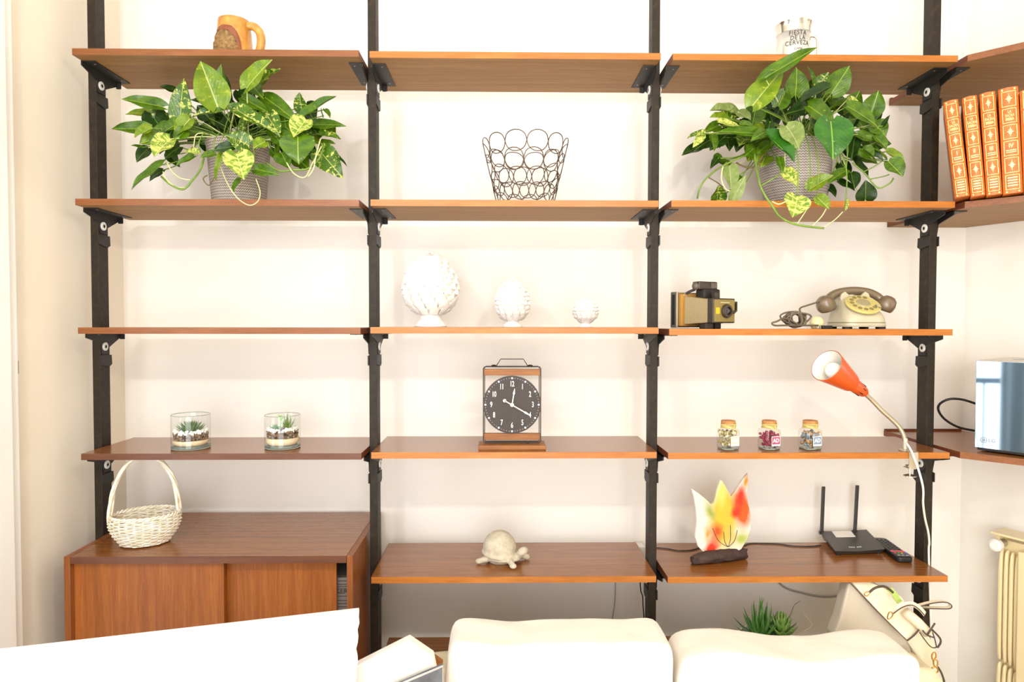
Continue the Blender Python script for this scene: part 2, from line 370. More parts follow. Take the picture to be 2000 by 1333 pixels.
# corner shelves on the right: square along the wall, front cut on the diagonal
for r, wt in ((1, 'top, above the red-brown volumes'), (2, 'middle, carrying the row of tooled volumes'), (4, 'lower, under the mirrored oven')):
    z = ROW[r]+0.0004
    x0 = 1.3055; s = 0.62
    poly = [(x0, 0.0), (x0+0.73*s, -0.69*s), (x0+0.73*s+0.16, -0.69*s+0.08), (CX-0.004, WY-0.004), (x0+0.05, WY-0.004), (x0+0.05, 0.2), (x0, 0.2)]
    poly = [(x0, 0.0), (x0+0.72*s, -0.70*s)]
    u = 0.30; 
    # follow the slanted wall back to the corner
    p3 = (CX+dr[0]*0.90-0.004, WY+dr[1]*0.90); poly += [p3, (CX-0.003, WY-0.003), (x0, WY-0.003)]
    t = thing('corner_shelf', 'teak corner shelf with a diagonal front, %s' % wt, 'shelf', (x0+0.1, 0.1, z), group='corner shelves at the right')
    part(t, 'board', prism(poly, z-TH+0.0008, z, 'z'), 'teak_top', world=True)
    part(t, 'underside', prism(poly, z-TH, z-TH+0.0008, 'z'), 'teak_under', world=True)
    d = Vector((0.72, -0.70)).normalized(); n = Vector((-d.y, d.x))*-0.0014
    a = Vector(poly[0]); b = Vector(poly[1])
    part(t, 'front_edge', prism([tuple(a), tuple(b), tuple(b+n), tuple(a+n)], z-TH, z, 'z'), 'teak_edge_brown', world=True)
    part(t, 'end_strip', box((x0-0.0008, 0, z-TH), (x0, WY-0.003, z)), 'teak_end', world=True)
    part(t, 'back_lip', box((x0, WY-0.012, z), (CX-0.01, WY-0.003, z+0.006)), 'teak_end', world=True)

# ================================================================ sliding-door cabinet
cz = 0.8165; cx0, cx1 = -1.1893, -0.4085; cf = -0.068; cb = 0.355; cbot = 0.34; pt = 0.0165
t = thing('sliding_door_cabinet', 'teak sideboard cabinet with two sliding doors under the wicker basket, left bay', 'cabinet', ((cx0+cx1)/2, cf, cbot))
part(t, 'side_panel', box((cx0, cf, cbot), (cx0+pt, cb, cz)), 'teak_panel', world=True, bevel=0.0012)
part(t, 'side_panel', box((cx1-pt, cf, cbot), (cx1, cb, cz)), 'teak_panel', world=True, bevel=0.0012)
part(t, 'top_board', box((cx0+pt+0.001, cf+0.002, cz-0.0195), (cx1-pt-0.001, cb, cz-0.0006)), 'teak_top', world=True, bevel=0.0008)
part(t, 'top_edge', box((cx0+pt+0.001, cf, cz-0.0195), (cx1-pt-0.001, cf+0.002, cz-0.0006)), 'teak_edge_dark', world=True)
part(t, 'bottom_board', box((cx0+pt, cf+0.004, cbot), (cx1-pt, cb, cbot+0.018)), 'teak_panel', world=True)
part(t, 'back_panel', box((cx0+pt, cb-0.006, cbot+0.018), (cx1-pt, cb, cz-0.02)), 'teak_panel', world=True)
ax = (-1.1756, -0.0500, 0.7797)[0]; bx = (-0.7659, -0.0500, 0.7780)[0]; dx = (-0.4631, -0.0280, 0.7686)[0]
part(t, 'sliding_door', box((ax, -0.050, cbot+0.02), (bx, -0.036, cz-0.021)), 'teak_door', world=True, bevel=0.001)
part(t, 'sliding_door', box((bx-0.03, -0.028, cbot+0.02), (dx, -0.014, cz-0.021)), 'teak_door', world=True, bevel=0.001)
mat('board_grey', '#9a958f', 0.6); mat('board_line', '#5f5b57', 0.6)
t = thing('board_game_box', 'grey printed box glimpsed in the gap at the right of the sliding doors', 'box', (-0.52, 0.08, cbot+0.018))
part(t, 'carton', box((-0.09, -0.08, 0), (0.085, 0.16, 0.372)), 'board_grey', bevel=0.001)
for zz in (0.362, 0.352, 0.346, 0.318, 0.306, 0.297, 0.288, 0.279, 0.27): part(t, 'printed_line', box((-0.09, -0.081, zz), (0.085, -0.0799, zz+0.0022)), 'board_line')
part(t, 'lettering', X(text_geo('KER', 0.0200, 0.0006), (0.0640, -0.081, 0.3335)), 'board_line')
# ================================================================ potted trailing plants
def pot_material(name, ca, cb):
    q = N(name); tc = q.n('ShaderNodeTexCoord'); sp = q.n('ShaderNodeSeparateXYZ'); q.l(tc.outputs['Object'], sp.inputs[0])
    at = q.n('ShaderNodeMath', operation='ARCTAN2'); q.l(sp.outputs[1], at.inputs[0]); q.l(sp.outputs[0], at.inputs[1])
    def m(op, a, b=None):
        x = q.n('ShaderNodeMath', operation=op)
        for i, s in enumerate((a, b)):
            if s is None: continue
            if isinstance(s, (int, float)): x.inputs[i].default_value = s
            else: q.l(s, x.inputs[i])
        return x.outputs[0]
    zig = m('MULTIPLY', m('SINE', m('MULTIPLY', at.outputs[0], 78)), 1.3)
    w = m('SINE', m('ADD', m('MULTIPLY', sp.outputs[2], 820), zig))
    w2 = m('MULTIPLY', m('ADD', w, 1), 0.5)
    q.l(q.ramp(w2, [(0.25, ca), (0.6, cb)]), q.b.inputs['Base Color']); q.set(Roughness=0.6); q.bump(w2, 0.7, 0.002); return q.m
pot_material('pot_taupe', '#75685e', '#b3a598'); pot_material('pot_grey', '#7d726c', '#bcb1a8')
mat('soil', '#3a2a1c', 0.95, c2='#56402c', ns=120, bump=0.8, bd=0.004)
def leafmat(name, base, dark, blot=None, bw=(0.5, 0.56), rib='#a9c04a', rough=0.3):
    q = N(name); uv = q.n('ShaderNodeTexCoord'); sp = q.n('ShaderNodeSeparateXYZ'); q.l(uv.outputs['UV'], sp.inputs[0])
    oi = q.n('ShaderNodeObjectInfo'); cb = q.n('ShaderNodeCombineXYZ')
    s2 = q.n('ShaderNodeVectorMath', operation='MULTIPLY'); s2.inputs[1].default_value = (1, 2.2, 1); q.l(uv.outputs['UV'], s2.inputs[0])
    ad = q.n('ShaderNodeVectorMath', operation='ADD'); mu = q.n('ShaderNodeMath', operation='MULTIPLY'); mu.inputs[1].default_value = 40
    q.l(oi.outputs['Random'], mu.inputs[0]); q.l(mu.outputs[0], cb.inputs[0]); q.l(mu.outputs[0], cb.inputs[1])
    q.l(s2.outputs[0], ad.inputs[0]); q.l(cb.outputs[0], ad.inputs[1])
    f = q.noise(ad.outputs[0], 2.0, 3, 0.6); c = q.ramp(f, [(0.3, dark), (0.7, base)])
    def mix(fac, a, b):
        x = q.n('ShaderNodeMix'); x.data_type = 'RGBA'; q.l(fac, x.inputs[0]); q.l(a, x.inputs[6])
        if isinstance(b, str): x.inputs[7].default_value = lin(b)
        else: q.l(b, x.inputs[7])
        return x.outputs[2]
    if blot:
        g = q.noise(ad.outputs[0], 3.6, 6, 0.72, 0.7)
        c = mix(q.ramp(g, [(bw[0], (0, 0, 0, 1)), (bw[1], (1, 1, 1, 1))]), c, blot)
    d = q.n('ShaderNodeMath', operation='SUBTRACT'); d.inputs[1].default_value = 0.5; q.l(sp.outputs[0], d.inputs[0])
    a = q.n('ShaderNodeMath', operation='ABSOLUTE'); q.l(d.outputs[0], a.inputs[0])
    c = mix(q.ramp(a.outputs[0], [(0.008, (0.75, 0.75, 0.75, 1)), (0.022, (0, 0, 0, 1))]), c, rib)
    # side veins as fine relief
    vm = q.n('ShaderNodeMath', operation='MULTIPLY_ADD'); vm.inputs[1].default_value = -1.2; q.l(a.outputs[0], vm.inputs[0]); q.l(sp.outputs[1], vm.inputs[2])
    vs = q.n('ShaderNodeMath', operation='MULTIPLY'); vs.inputs[1].default_value = 52; q.l(vm.outputs[0], vs.inputs[0])
    sn = q.n('ShaderNodeMath', operation='SINE'); q.l(vs.outputs[0], sn.inputs[0]); q.bump(sn.outputs[0], 0.12, 0.001)
    q.l(c, q.b.inputs['Base Color']); q.set(Roughness=rough)
    # thin leaves let some light through
    tl = q.n('ShaderNodeBsdfTranslucent'); q.l(c, tl.inputs[0]); mx = q.n('ShaderNodeMixShader'); mx.inputs[0].default_value = 0.28
    q.l(q.b.outputs[0], mx.inputs[1]); q.l(tl.outputs[0], mx.inputs[2]); q.l(mx.outputs[0], q.out.inputs[0]); return q.m
leafmat('leaf_green', '#60860f', '#35590a', '#94aa2c', (0.60, 0.68))
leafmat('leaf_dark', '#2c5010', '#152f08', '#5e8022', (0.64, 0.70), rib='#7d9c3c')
leafmat('leaf_light', '#86a01e', '#5d7e16', '#b4be40', (0.55, 0.66), rib='#d6dd88')
leafmat('leaf_yellow', '#94b030', '#4c7e1a', '#dcdc74', (0.46, 0.54), rib='#e8ef90')
leafmat('leaf_mixed', '#547c10', '#2e540a', '#dce070', (0.54, 0.59), rib='#c8d070')
leafmat('leaf_pale', '#a0b068', '#7c9446', '#bcc88a', (0.55, 0.65), rib='#cdd4a0', rough=0.45)
leafmat('leaf_bright', '#3f7c1e', '#246014', '#9ccb58', (0.62, 0.68), rib='#a4cc60', rough=0.22)
mat('stem_green', '#7d9a38', 0.45, c2='#5c7a26', ns=30); mat('stem_pale', '#d2d494', 0.45); mat('stem_brown', '#6d5a32', 0.7)
LK = {'g': 'leaf_green', 'd': 'leaf_dark', 'l': 'leaf_light', 'y': 'leaf_yellow', 'v': 'leaf_mixed', 'p': 'leaf_pale', 'b': 'leaf_bright'}
LM = {}
def leafmesh(k, var):
    if (k, var) in LM: return LM[(k, var)]
    fold, droop, lobe, curl = [(0.30, 0.10, 0.16, 0.05), (0.16, 0.20, 0.12, -0.05), (0.42, 0.06, 0.10, 0.08)][var]
    ny, nx = 12, 8; V, F, UV = [], [], []
    for i in range(ny+1):
        s = i/ny
        hw = 0.5*min(1, (math.sin(PI*min(1, s*1.0)**0.62)**0.85 if 0 < s < 1 else 0)+(0.30 if s == 0 else 0)+0.0)
        if s > 0.86: hw *= 0.9
        for j in range(nx+1):
            t = -1+2*j/nx; x = t*hw
            y = s - lobe*abs(t)**1.5*(1-s)**3 + 0.0
            z = fold*abs(x) - droop*s*s + curl*math.sin(5*s+3*t)*abs(t)*0.5 + 0.03*math.sin(11*s)*abs(t)
            V.append((x, y, z)); UV.append((0.5+x, s))
    for i in range(ny):
        for j in range(nx):
            a = i*(nx+1)+j; F.append((a, a+1, a+nx+2, a+nx+1))
    me = bpy.data.meshes.new('leaf'); me.from_pydata(V, [], F); me.update()
    ul = me.uv_layers.new(name='UVMap')
    for lp in me.loops: ul.data[lp.index].uv = UV[lp.vertex_index]
    me.materials.append(MATS[LK[k]]); me.polygons.foreach_set('use_smooth', [True]*len(me.polygons))
    LM[(k, var)] = me; return me
def put_leaf(par, A, B, w, k, var, tilt=0.0, off=Vector((0, 0, 0)), name='leaf'):
    A = Vector(A); B = Vector(B); d = B-A; L = d.length; yv = d.normalized()
    n = Vector((0.15*random.uniform(-1, 1), -1, 0.55)); n = (n - yv*n.dot(yv)).normalized()
    n = Matrix.Rotation(tilt, 3, yv) @ n; xv = yv.cross(n).normalized()
    o = bpy.data.objects.new(name, leafmesh(k, var)); COL.objects.link(o); o.parent = par
    m = Matrix((xv*w, yv*L, n*(w*0.55+L*0.45))).transposed().to_4x4(); m.translation = A-off; o.matrix_local = m
    return o
def plant(label, loc, pot, leaves, vines, potmat, group):
    off = Vector(loc); t = thing('trailing_plant', label, 'plant', loc, group=group)
    part(t, 'pot', lathe(pot, 64), potmat, smooth=True)
    zt = max(p[1] for p in pot); rt = max(p[0] for p in pot)
    part(t, 'soil', X(cyl(rt*0.86, 0.006, 32), (0, 0, zt-0.02)), 'soil')
    P = []; V2 = []
    rf = random.Random(int(abs(loc[0])*1000)); leaves = list(leaves)
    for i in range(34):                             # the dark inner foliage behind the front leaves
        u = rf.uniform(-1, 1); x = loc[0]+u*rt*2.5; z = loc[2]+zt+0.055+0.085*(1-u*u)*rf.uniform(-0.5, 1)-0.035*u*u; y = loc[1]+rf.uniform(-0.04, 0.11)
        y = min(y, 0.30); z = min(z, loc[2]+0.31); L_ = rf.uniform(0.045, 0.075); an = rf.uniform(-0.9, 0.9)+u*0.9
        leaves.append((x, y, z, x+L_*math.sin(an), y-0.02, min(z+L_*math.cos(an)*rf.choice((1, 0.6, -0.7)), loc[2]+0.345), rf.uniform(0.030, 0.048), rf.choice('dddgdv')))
    for i in range(26):                             # leaves spilling over the rim at both sides
        sg = 1 if i % 2 else -1; u = rf.uniform(0.45, 1.0)*sg
        x = loc[0]+u*rt*2.3; z = loc[2]+zt+rf.uniform(-0.045, 0.045)-0.01*abs(u); y = loc[1]-0.08+rf.uniform(-0.03, 0.06); L_ = rf.uniform(0.040, 0.066)
        an = u*1.1+rf.uniform(-0.5, 0.5); leaves.append((x, y, z, x+L_*math.sin(an), y-0.022, z-L_*math.cos(an)*0.8, rf.uniform(0.026, 0.044), rf.choice('ggdvlgg')))
    for i, (ax, ay, az, bx, by, bz, w, k) in enumerate(leaves):
        put_leaf(t, (ax, ay, az), (bx, by, bz), w*1.25, k, i % 3, random.uniform(-0.35, 0.35), off)
        A = Vector((ax, ay, az)); r = Vector((random.uniform(-0.5, 0.5)*rt, random.uniform(-0.5, 0.4)*rt, zt-0.012))+off
        if A.z < off.z+zt-0.03:
            # petiole of a hanging leaf: out over the rim and down
            sgn = 1 if A.x > off.x else -1; dx = A.x-off.x
            if abs(dx) < rt*1.1: rim = Vector((A.x*0.8+off.x*0.2, off.y-rt*1.02, off.z+zt+0.006)); mid = Vector((A.x, min(A.y, off.y-rt)-0.004, (A.z+rim.z)/2))
            else: rim = Vector((off.x+sgn*rt*0.9, off.y-0.3*rt, off.z+zt+0.012)); mid = rim.lerp(A, 0.55)+Vector((0, 0, -0.018))
            pts = [r, rim, mid, A]
        else:
            mid = r.lerp(A, 0.5)+Vector((0, 0, 0.25*abs((A-r).x)*0.2+0.004)); mid.z = max(mid.z, r.z+0.01); pts = [r, mid, A]
        (P if i % 6 else V2).append(tube([p-off for p in pts], 0.0016, 5, sm=5))
    part(t, 'petioles', J(*P), 'stem_green', smooth='all', kind='stuff'); part(t, 'pale_petioles', J(*V2), 'stem_pale', smooth='all', kind='stuff')
    for v, m_, r in vines: part(t, 'vine', tube([Vector(p)-off for p in v], r, 7, sm=6), m_, smooth='all')
    return t
LEFT = [(-0.958,0.035,2.060,-1.062,0.010,2.078,0.035,'g'), (-1.021,0.095,2.060,-1.086,0.070,2.059,0.027,'l'), (-1.006,0.055,2.004,-1.102,0.030,1.998,0.032,'g'),
(-0.996,0.185,2.157,-1.031,0.160,2.164,0.022,'d'), (-0.901,0.015,2.010,-0.884,-0.010,2.127,0.049,'v'), (-0.784,-0.015,2.045,-0.819,-0.040,2.162,0.074,'l'),
(-0.788,0.045,2.078,-0.794,0.020,2.177,0.044,'g'), (-0.795,0.105,2.090,-0.905,0.080,2.106,0.036,'d'), (-0.751,-0.005,2.043,-0.849,-0.030,2.016,0.031,'v'),
(-1.007,0.065,2.051,-0.946,0.040,1.966,0.053,'d'), (-0.995,0.105,2.055,-0.935,0.080,2.027,0.027,'d'), (-0.868,0.005,2.019,-0.900,-0.020,1.966,0.040,'l'),
(-0.908,-0.025,1.954,-0.947,-0.050,1.906,0.076,'y'), (-1.032,0.095,1.960,-1.058,0.070,1.921,0.036,'d'), (-1.029,0.055,1.952,-1.047,0.030,1.951,0.009,'g'),
(-0.936,-0.015,1.886,-1.014,-0.040,1.819,0.037,'g'), (-0.966,0.045,1.885,-0.995,0.020,1.856,0.026,'d'), (-0.838,-0.005,1.923,-0.869,-0.030,1.918,0.020,'y'),
(-0.857,0.005,1.916,-0.900,-0.020,1.885,0.021,'g'), (-0.793,-0.015,1.918,-0.823,-0.040,1.906,0.021,'g'), (-0.868,0.135,2.021,-0.899,0.110,2.024,0.018,'d'),
(-0.695,-0.025,1.938,-0.750,-0.050,1.961,0.045,'v'), (-0.733,-0.035,1.932,-0.779,-0.060,1.920,0.028,'d'), (-0.769,-0.025,1.915,-0.778,-0.050,1.835,0.015,'l'),
(-0.700,-0.025,2.094,-0.628,-0.050,2.166,0.059,'l'), (-0.697,0.035,2.115,-0.636,0.010,2.171,0.058,'v'), (-0.708,0.015,2.125,-0.661,-0.010,2.071,0.036,'g'),
(-0.697,0.095,2.106,-0.640,0.070,2.055,0.042,'d'), (-0.673,0.035,2.089,-0.572,0.010,2.019,0.041,'g'), (-0.726,0.015,2.078,-0.639,-0.010,2.029,0.029,'g'),
(-0.734,-0.025,2.037,-0.620,-0.050,1.973,0.037,'v'), (-0.658,-0.005,2.034,-0.610,-0.030,1.971,0.043,'v'), (-0.564,0.015,2.023,-0.463,-0.010,2.081,0.032,'g'),
(-0.574,0.055,2.056,-0.576,0.030,2.102,0.035,'v'), (-0.576,0.095,2.088,-0.546,0.070,2.037,0.048,'d'), (-0.545,-0.005,2.015,-0.574,-0.030,1.962,0.057,'y'),
(-0.623,0.045,2.047,-0.607,0.020,1.979,0.044,'g'), (-0.565,-0.015,1.964,-0.560,-0.040,1.895,0.077,'g'), (-0.499,0.015,2.049,-0.477,-0.010,2.019,0.014,'g'),
(-0.502,0.015,2.032,-0.504,-0.010,2.046,0.013,'g'), (-0.545,0.065,2.021,-0.451,0.040,2.019,0.027,'g'), (-0.528,0.055,1.992,-0.458,0.030,1.973,0.025,'v'),
(-0.531,0.075,1.972,-0.479,0.050,1.966,0.021,'g'), (-0.525,0.045,1.945,-0.456,0.020,1.868,0.059,'v'), (-0.475,0.045,1.929,-0.438,0.020,1.893,0.007,'d'),
(-0.722,-0.045,1.911,-0.693,-0.070,1.840,0.064,'y'), (-0.685,-0.015,1.876,-0.615,-0.040,1.860,0.028,'g'), (-0.727,-0.005,1.850,-0.739,-0.030,1.811,0.021,'g'),
(-0.649,-0.035,1.945,-0.672,-0.060,1.923,0.034,'l'), (-0.730,0.035,2.029,-0.732,0.010,1.984,0.022,'v'), (-0.560,0.075,2.030,-0.529,0.050,1.991,0.039,'d'),
(-0.631,0.095,1.999,-0.653,0.070,1.948,0.039,'d'), (-0.674,0.135,2.048,-0.696,0.110,1.988,0.043,'d'), (-0.742,0.155,2.091,-0.779,0.130,2.030,0.046,'d'),
(-0.780,0.135,2.070,-0.816,0.110,2.017,0.043,'d'), (-0.864,0.155,2.075,-0.884,0.130,2.012,0.034,'d'), (-0.720,0.135,2.025,-0.681,0.110,1.965,0.040,'d'),
(-0.769,0.145,2.035,-0.730,0.120,1.968,0.040,'d'), (-0.961,0.135,2.091,-0.917,0.110,2.039,0.031,'d'), (-0.885,0.115,2.078,-0.837,0.090,2.026,0.033,'g'),
(-0.652,0.135,1.972,-0.592,0.110,1.906,0.031,'d'), (-0.572,0.095,1.969,-0.550,0.070,1.926,0.033,'d'), (-0.512,0.095,2.022,-0.483,0.070,1.997,0.027,'g'),
(-0.973,0.095,1.945,-0.932,0.070,1.902,0.027,'d'), (-0.990,0.095,2.041,-0.997,0.070,1.985,0.033,'g'), (-0.837,0.095,2.168,-0.776,0.070,2.079,0.045,'d'),
(-0.764,0.095,2.124,-0.711,0.070,2.064,0.045,'d')]
RIGHT = [(0.710,-0.060,2.117,0.842,-0.085,2.196,0.033,'g'), (0.686,-0.035,2.050,0.759,-0.060,2.151,0.062,'l'), (0.690,0.095,2.071,0.603,0.070,2.075,0.057,'p'),
(0.648,0.055,2.042,0.591,0.030,2.043,0.038,'l'), (0.607,0.015,2.021,0.671,-0.010,2.003,0.029,'y'), (0.625,0.065,2.025,0.574,0.040,2.000,0.027,'g'),
(0.566,-0.005,1.984,0.508,-0.030,1.965,0.021,'v'), (0.555,-0.015,1.978,0.525,-0.040,1.939,0.021,'y'), (0.595,0.035,1.992,0.597,0.010,1.939,0.026,'g'),
(0.723,0.005,1.985,0.597,-0.020,1.988,0.026,'g'), (0.708,-0.005,2.058,0.728,-0.030,2.053,0.017,'l'), (0.669,0.015,2.014,0.696,-0.010,2.007,0.019,'g'),
(0.679,0.055,2.060,0.707,0.030,2.035,0.035,'p'), (0.730,-0.015,1.985,0.685,-0.040,1.960,0.026,'g'), (0.720,-0.045,1.970,0.793,-0.070,1.892,0.067,'b'),
(0.775,0.005,2.063,0.790,-0.020,2.110,0.043,'g'), (0.817,-0.005,2.090,0.816,-0.030,2.158,0.057,'g'), (0.879,0.015,2.117,0.852,-0.010,2.166,0.022,'v'),
(0.888,0.015,2.117,0.907,-0.010,2.153,0.035,'v'), (0.919,-0.005,2.096,0.960,-0.030,2.166,0.054,'g'), (0.908,-0.015,2.110,0.809,-0.040,2.056,0.034,'d'),
(0.930,0.065,2.109,0.983,0.040,2.101,0.024,'v'), (1.006,0.075,2.101,0.941,0.050,2.078,0.018,'g'), (1.042,0.015,2.044,1.049,-0.010,2.104,0.049,'g'),
(0.988,0.035,2.096,1.017,0.010,2.056,0.019,'y'), (0.964,-0.005,2.060,1.048,-0.030,2.004,0.046,'g'), (1.071,0.005,2.009,1.076,-0.020,2.032,0.011,'d'),
(1.037,0.045,2.000,1.094,0.020,2.008,0.020,'g'), (0.844,-0.025,2.054,0.918,-0.050,2.000,0.065,'g'), (0.858,0.015,2.060,0.788,-0.010,2.037,0.037,'d'),
(0.893,-0.055,2.002,0.894,-0.080,1.897,0.089,'b'), (0.779,-0.035,1.996,0.815,-0.060,1.936,0.070,'p'), (1.012,0.045,1.984,0.991,0.020,1.915,0.029,'d'),
(1.014,0.055,1.925,1.050,0.030,1.876,0.035,'d'), (1.088,0.015,1.917,1.047,-0.010,1.945,0.012,'g'), (1.082,-0.005,1.907,1.111,-0.030,1.861,0.048,'g'),
(1.041,0.035,1.806,1.029,0.010,1.857,0.047,'d'), (0.973,0.015,1.885,0.910,-0.010,1.852,0.029,'g'), (1.003,0.045,1.886,1.003,0.020,1.837,0.035,'d'),
(0.975,0.065,1.865,1.016,0.040,1.837,0.033,'d'), (0.947,0.075,1.857,0.968,0.050,1.825,0.030,'d'), (0.845,-0.035,1.821,0.900,-0.060,1.858,0.042,'l'),
(0.776,-0.035,1.873,0.805,-0.060,1.827,0.039,'y'), (0.804,-0.055,1.799,0.789,-0.080,1.747,0.061,'y'), (0.863,-0.045,1.799,0.886,-0.070,1.763,0.031,'l'),
(0.935,-0.055,1.763,0.930,-0.080,1.790,0.024,'y'), (0.759,-0.035,1.909,0.764,-0.060,1.864,0.020,'g'), (0.614,0.035,1.923,0.585,0.010,1.888,0.017,'d'),
(0.654,0.055,1.906,0.655,0.030,1.833,0.041,'p'), (0.655,0.035,1.804,0.689,0.010,1.871,0.029,'p'), (0.622,0.065,1.806,0.620,0.040,1.848,0.044,'v'),
(0.631,0.095,1.932,0.677,0.070,1.908,0.030,'g'), (0.713,0.115,2.019,0.689,0.090,1.964,0.039,'d'), (0.667,0.115,2.016,0.667,0.090,1.959,0.036,'d'),
(0.763,0.125,2.007,0.739,0.100,1.947,0.037,'d'), (0.636,0.115,2.026,0.644,0.090,1.974,0.030,'d'), (0.789,0.115,2.087,0.802,0.090,2.020,0.046,'d'),
(0.880,0.115,2.125,0.855,0.090,2.050,0.052,'d'), (0.942,0.115,2.111,0.916,0.090,2.050,0.052,'d'), (1.004,0.115,2.096,1.022,0.090,2.043,0.046,'d'),
(1.039,0.095,2.067,1.057,0.070,2.015,0.039,'g'), (0.830,0.105,2.122,0.805,0.080,2.061,0.042,'d'), (0.892,0.075,2.156,0.911,0.050,2.096,0.042,'d'),
(0.737,0.075,2.089,0.719,0.050,2.015,0.051,'g'), (0.720,0.095,2.065,0.749,0.070,2.021,0.042,'d'), (1.017,0.095,2.007,1.013,0.070,1.948,0.039,'d'),
(1.001,0.105,1.927,1.019,0.080,1.884,0.039,'d'), (0.827,0.095,2.011,0.839,0.070,2.021,0.036,'d'), (0.685,0.075,1.881,0.672,0.050,1.831,0.027,'g')]
def fwd(P, d): return [(x, y, z) for x, y, z in P]
pl = (-0.7748, 0.1000, 1.8117)
pl = (pl[0], 0.105, 1.7956)
vl = [([(-0.8362, 0.0200, 1.9266), (-0.8391, 0.0000, 1.8792), (-0.8574, -0.0100, 1.8458), (-0.8782, -0.0200, 1.8184), (-0.9102, -0.0200, 1.8295), (-0.9429, -0.0100, 1.8553)], 'stem_green', 0.0028),
      ([(-0.7836, -0.0200, 1.9097), (-0.7632, -0.0200, 1.8469), (-0.7289, -0.0300, 1.7961), (-0.6919, -0.0400, 1.7722), (-0.6682, -0.0400, 1.7820), (-0.6647, -0.0300, 1.8103), (-0.6792, -0.0200, 1.8472)], 'stem_pale', 0.0014),
      ([(-0.6579, 0.0000, 1.8969), (-0.6193, -0.0100, 1.8722), (-0.5770, -0.0100, 1.8752), (-0.5446, 0.0000, 1.8805), (-0.5132, 0.0000, 1.9061), (-0.5041, 0.0200, 1.9496)], 'stem_green', 0.0028),
      ([(-0.5980, -0.0100, 1.8948), (-0.5739, -0.0200, 1.8617), (-0.5445, -0.0200, 1.8534), (-0.5275, -0.0100, 1.8923), (-0.5045, 0.0000, 1.9429)], 'stem_pale', 0.0018),
      ([(-0.8734, 0.0400, 1.9748), (-0.9165, 0.0400, 1.9860), (-0.9451, 0.0400, 2.0032)], 'stem_brown', 0.0028),
      ([(-0.8630, -0.0100, 1.8458), (-0.8862, -0.0200, 1.8492), (-0.9084, -0.0200, 1.8672), (-0.9220, -0.0200, 1.8909)], 'stem_pale', 0.0016), ([(-0.8717, -0.0100, 1.8261), (-0.8963, -0.0200, 1.8240), (-0.9226, -0.0200, 1.8434), (-0.9335, -0.0200, 1.8671)], 'stem_pale', 0.0014), ([(-0.5361, -0.0200, 1.8549), (-0.5219, -0.0200, 1.8759), (-0.5160, -0.0100, 1.9205), (-0.5072, 0.0000, 1.9627)], 'stem_pale', 0.0018),
      ([(-0.8040, 0.0100, 1.8603), (-0.8214, 0.0100, 1.8361), (-0.8368, 0.0100, 1.8531), (-0.8253, 0.0100, 1.8645)], 'stem_brown', 0.0016)]
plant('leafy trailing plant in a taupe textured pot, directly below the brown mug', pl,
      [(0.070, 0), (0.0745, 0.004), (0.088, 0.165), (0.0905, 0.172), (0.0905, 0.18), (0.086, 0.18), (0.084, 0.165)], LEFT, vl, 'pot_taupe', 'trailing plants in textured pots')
pr = (0.8729, 0.1000, 1.8179)
pr = (pr[0], 0.115, 1.7971)
vr = [([(0.7143, 0.0200, 1.9340), (0.7053, -0.0200, 1.8814), (0.7081, -0.0400, 1.8306), (0.7200, -0.0500, 1.7979), (0.7332, -0.0600, 1.7724), (0.7560, -0.0600, 1.7420), (0.8012, -0.0600, 1.7213), (0.8758, -0.0600, 1.7118)], 'stem_green', 0.0030),
      ([(0.8012, -0.0600, 1.7213), (0.8204, -0.0600, 1.7505), (0.8383, -0.0600, 1.7784)], 'stem_pale', 0.0015), ([(0.8420, -0.0600, 1.7159), (0.8683, -0.0600, 1.7424), (0.8821, -0.0600, 1.7660)], 'stem_pale', 0.0015),
      ([(0.8757, -0.0600, 1.7146), (0.9000, -0.0700, 1.7326), (0.9221, -0.0700, 1.7548)], 'stem_pale', 0.0013), ([(0.7081, -0.0400, 1.8291), (0.7322, -0.0500, 1.8439), (0.7588, -0.0500, 1.8607)], 'stem_green', 0.0018),
      ([(0.7351, -0.0550, 1.7845), (0.7527, -0.0600, 1.7767), (0.7735, -0.0700, 1.7860)], 'stem_pale', 0.0018),
      ([(0.7042, 0.0400, 1.9376), (0.6572, 0.0400, 1.9170), (0.6162, 0.0400, 1.8949), (0.5810, 0.0400, 1.8656), (0.5636, 0.0400, 1.8363), (0.5609, 0.0500, 1.8119)], 'stem_green', 0.0026),
      ([(0.6275, 0.0300, 1.8999), (0.6235, 0.0300, 1.8636), (0.6370, 0.0300, 1.8346), (0.6576, 0.0300, 1.8288)], 'stem_pale', 0.002),
      ([(0.5898, 0.0400, 1.8700), (0.6136, 0.0400, 1.8569), (0.6347, 0.0500, 1.8445)], 'stem_brown', 0.0018),
      ([(0.7446, 0.0300, 1.9367), (0.7238, 0.0400, 1.9027), (0.6979, 0.0500, 1.9035), (0.6761, 0.0600, 1.9175)], 'stem_brown', 0.0025),
      ([(0.9995, 0.0300, 1.9117), (1.0314, 0.0200, 1.8776), (1.0631, 0.0100, 1.8366), (1.0906, 0.0000, 1.8476), (1.1006, 0.0000, 1.8619)], 'stem_green', 0.0022),
      ([(1.0153, 0.0300, 1.9438), (1.0448, 0.0200, 1.9601), (1.0681, 0.0100, 1.9763), (1.0693, 0.0000, 1.9963)], 'stem_green', 0.0018),
      ([(1.0463, 0.0200, 1.8632), (1.0772, 0.0100, 1.8684), (1.0888, 0.0000, 1.8719)], 'stem_green', 0.0016), ([(1.0254, 0.0200, 1.8834), (1.0490, 0.0100, 1.8956), (1.0693, 0.0000, 1.9105)], 'stem_green', 0.0016)]
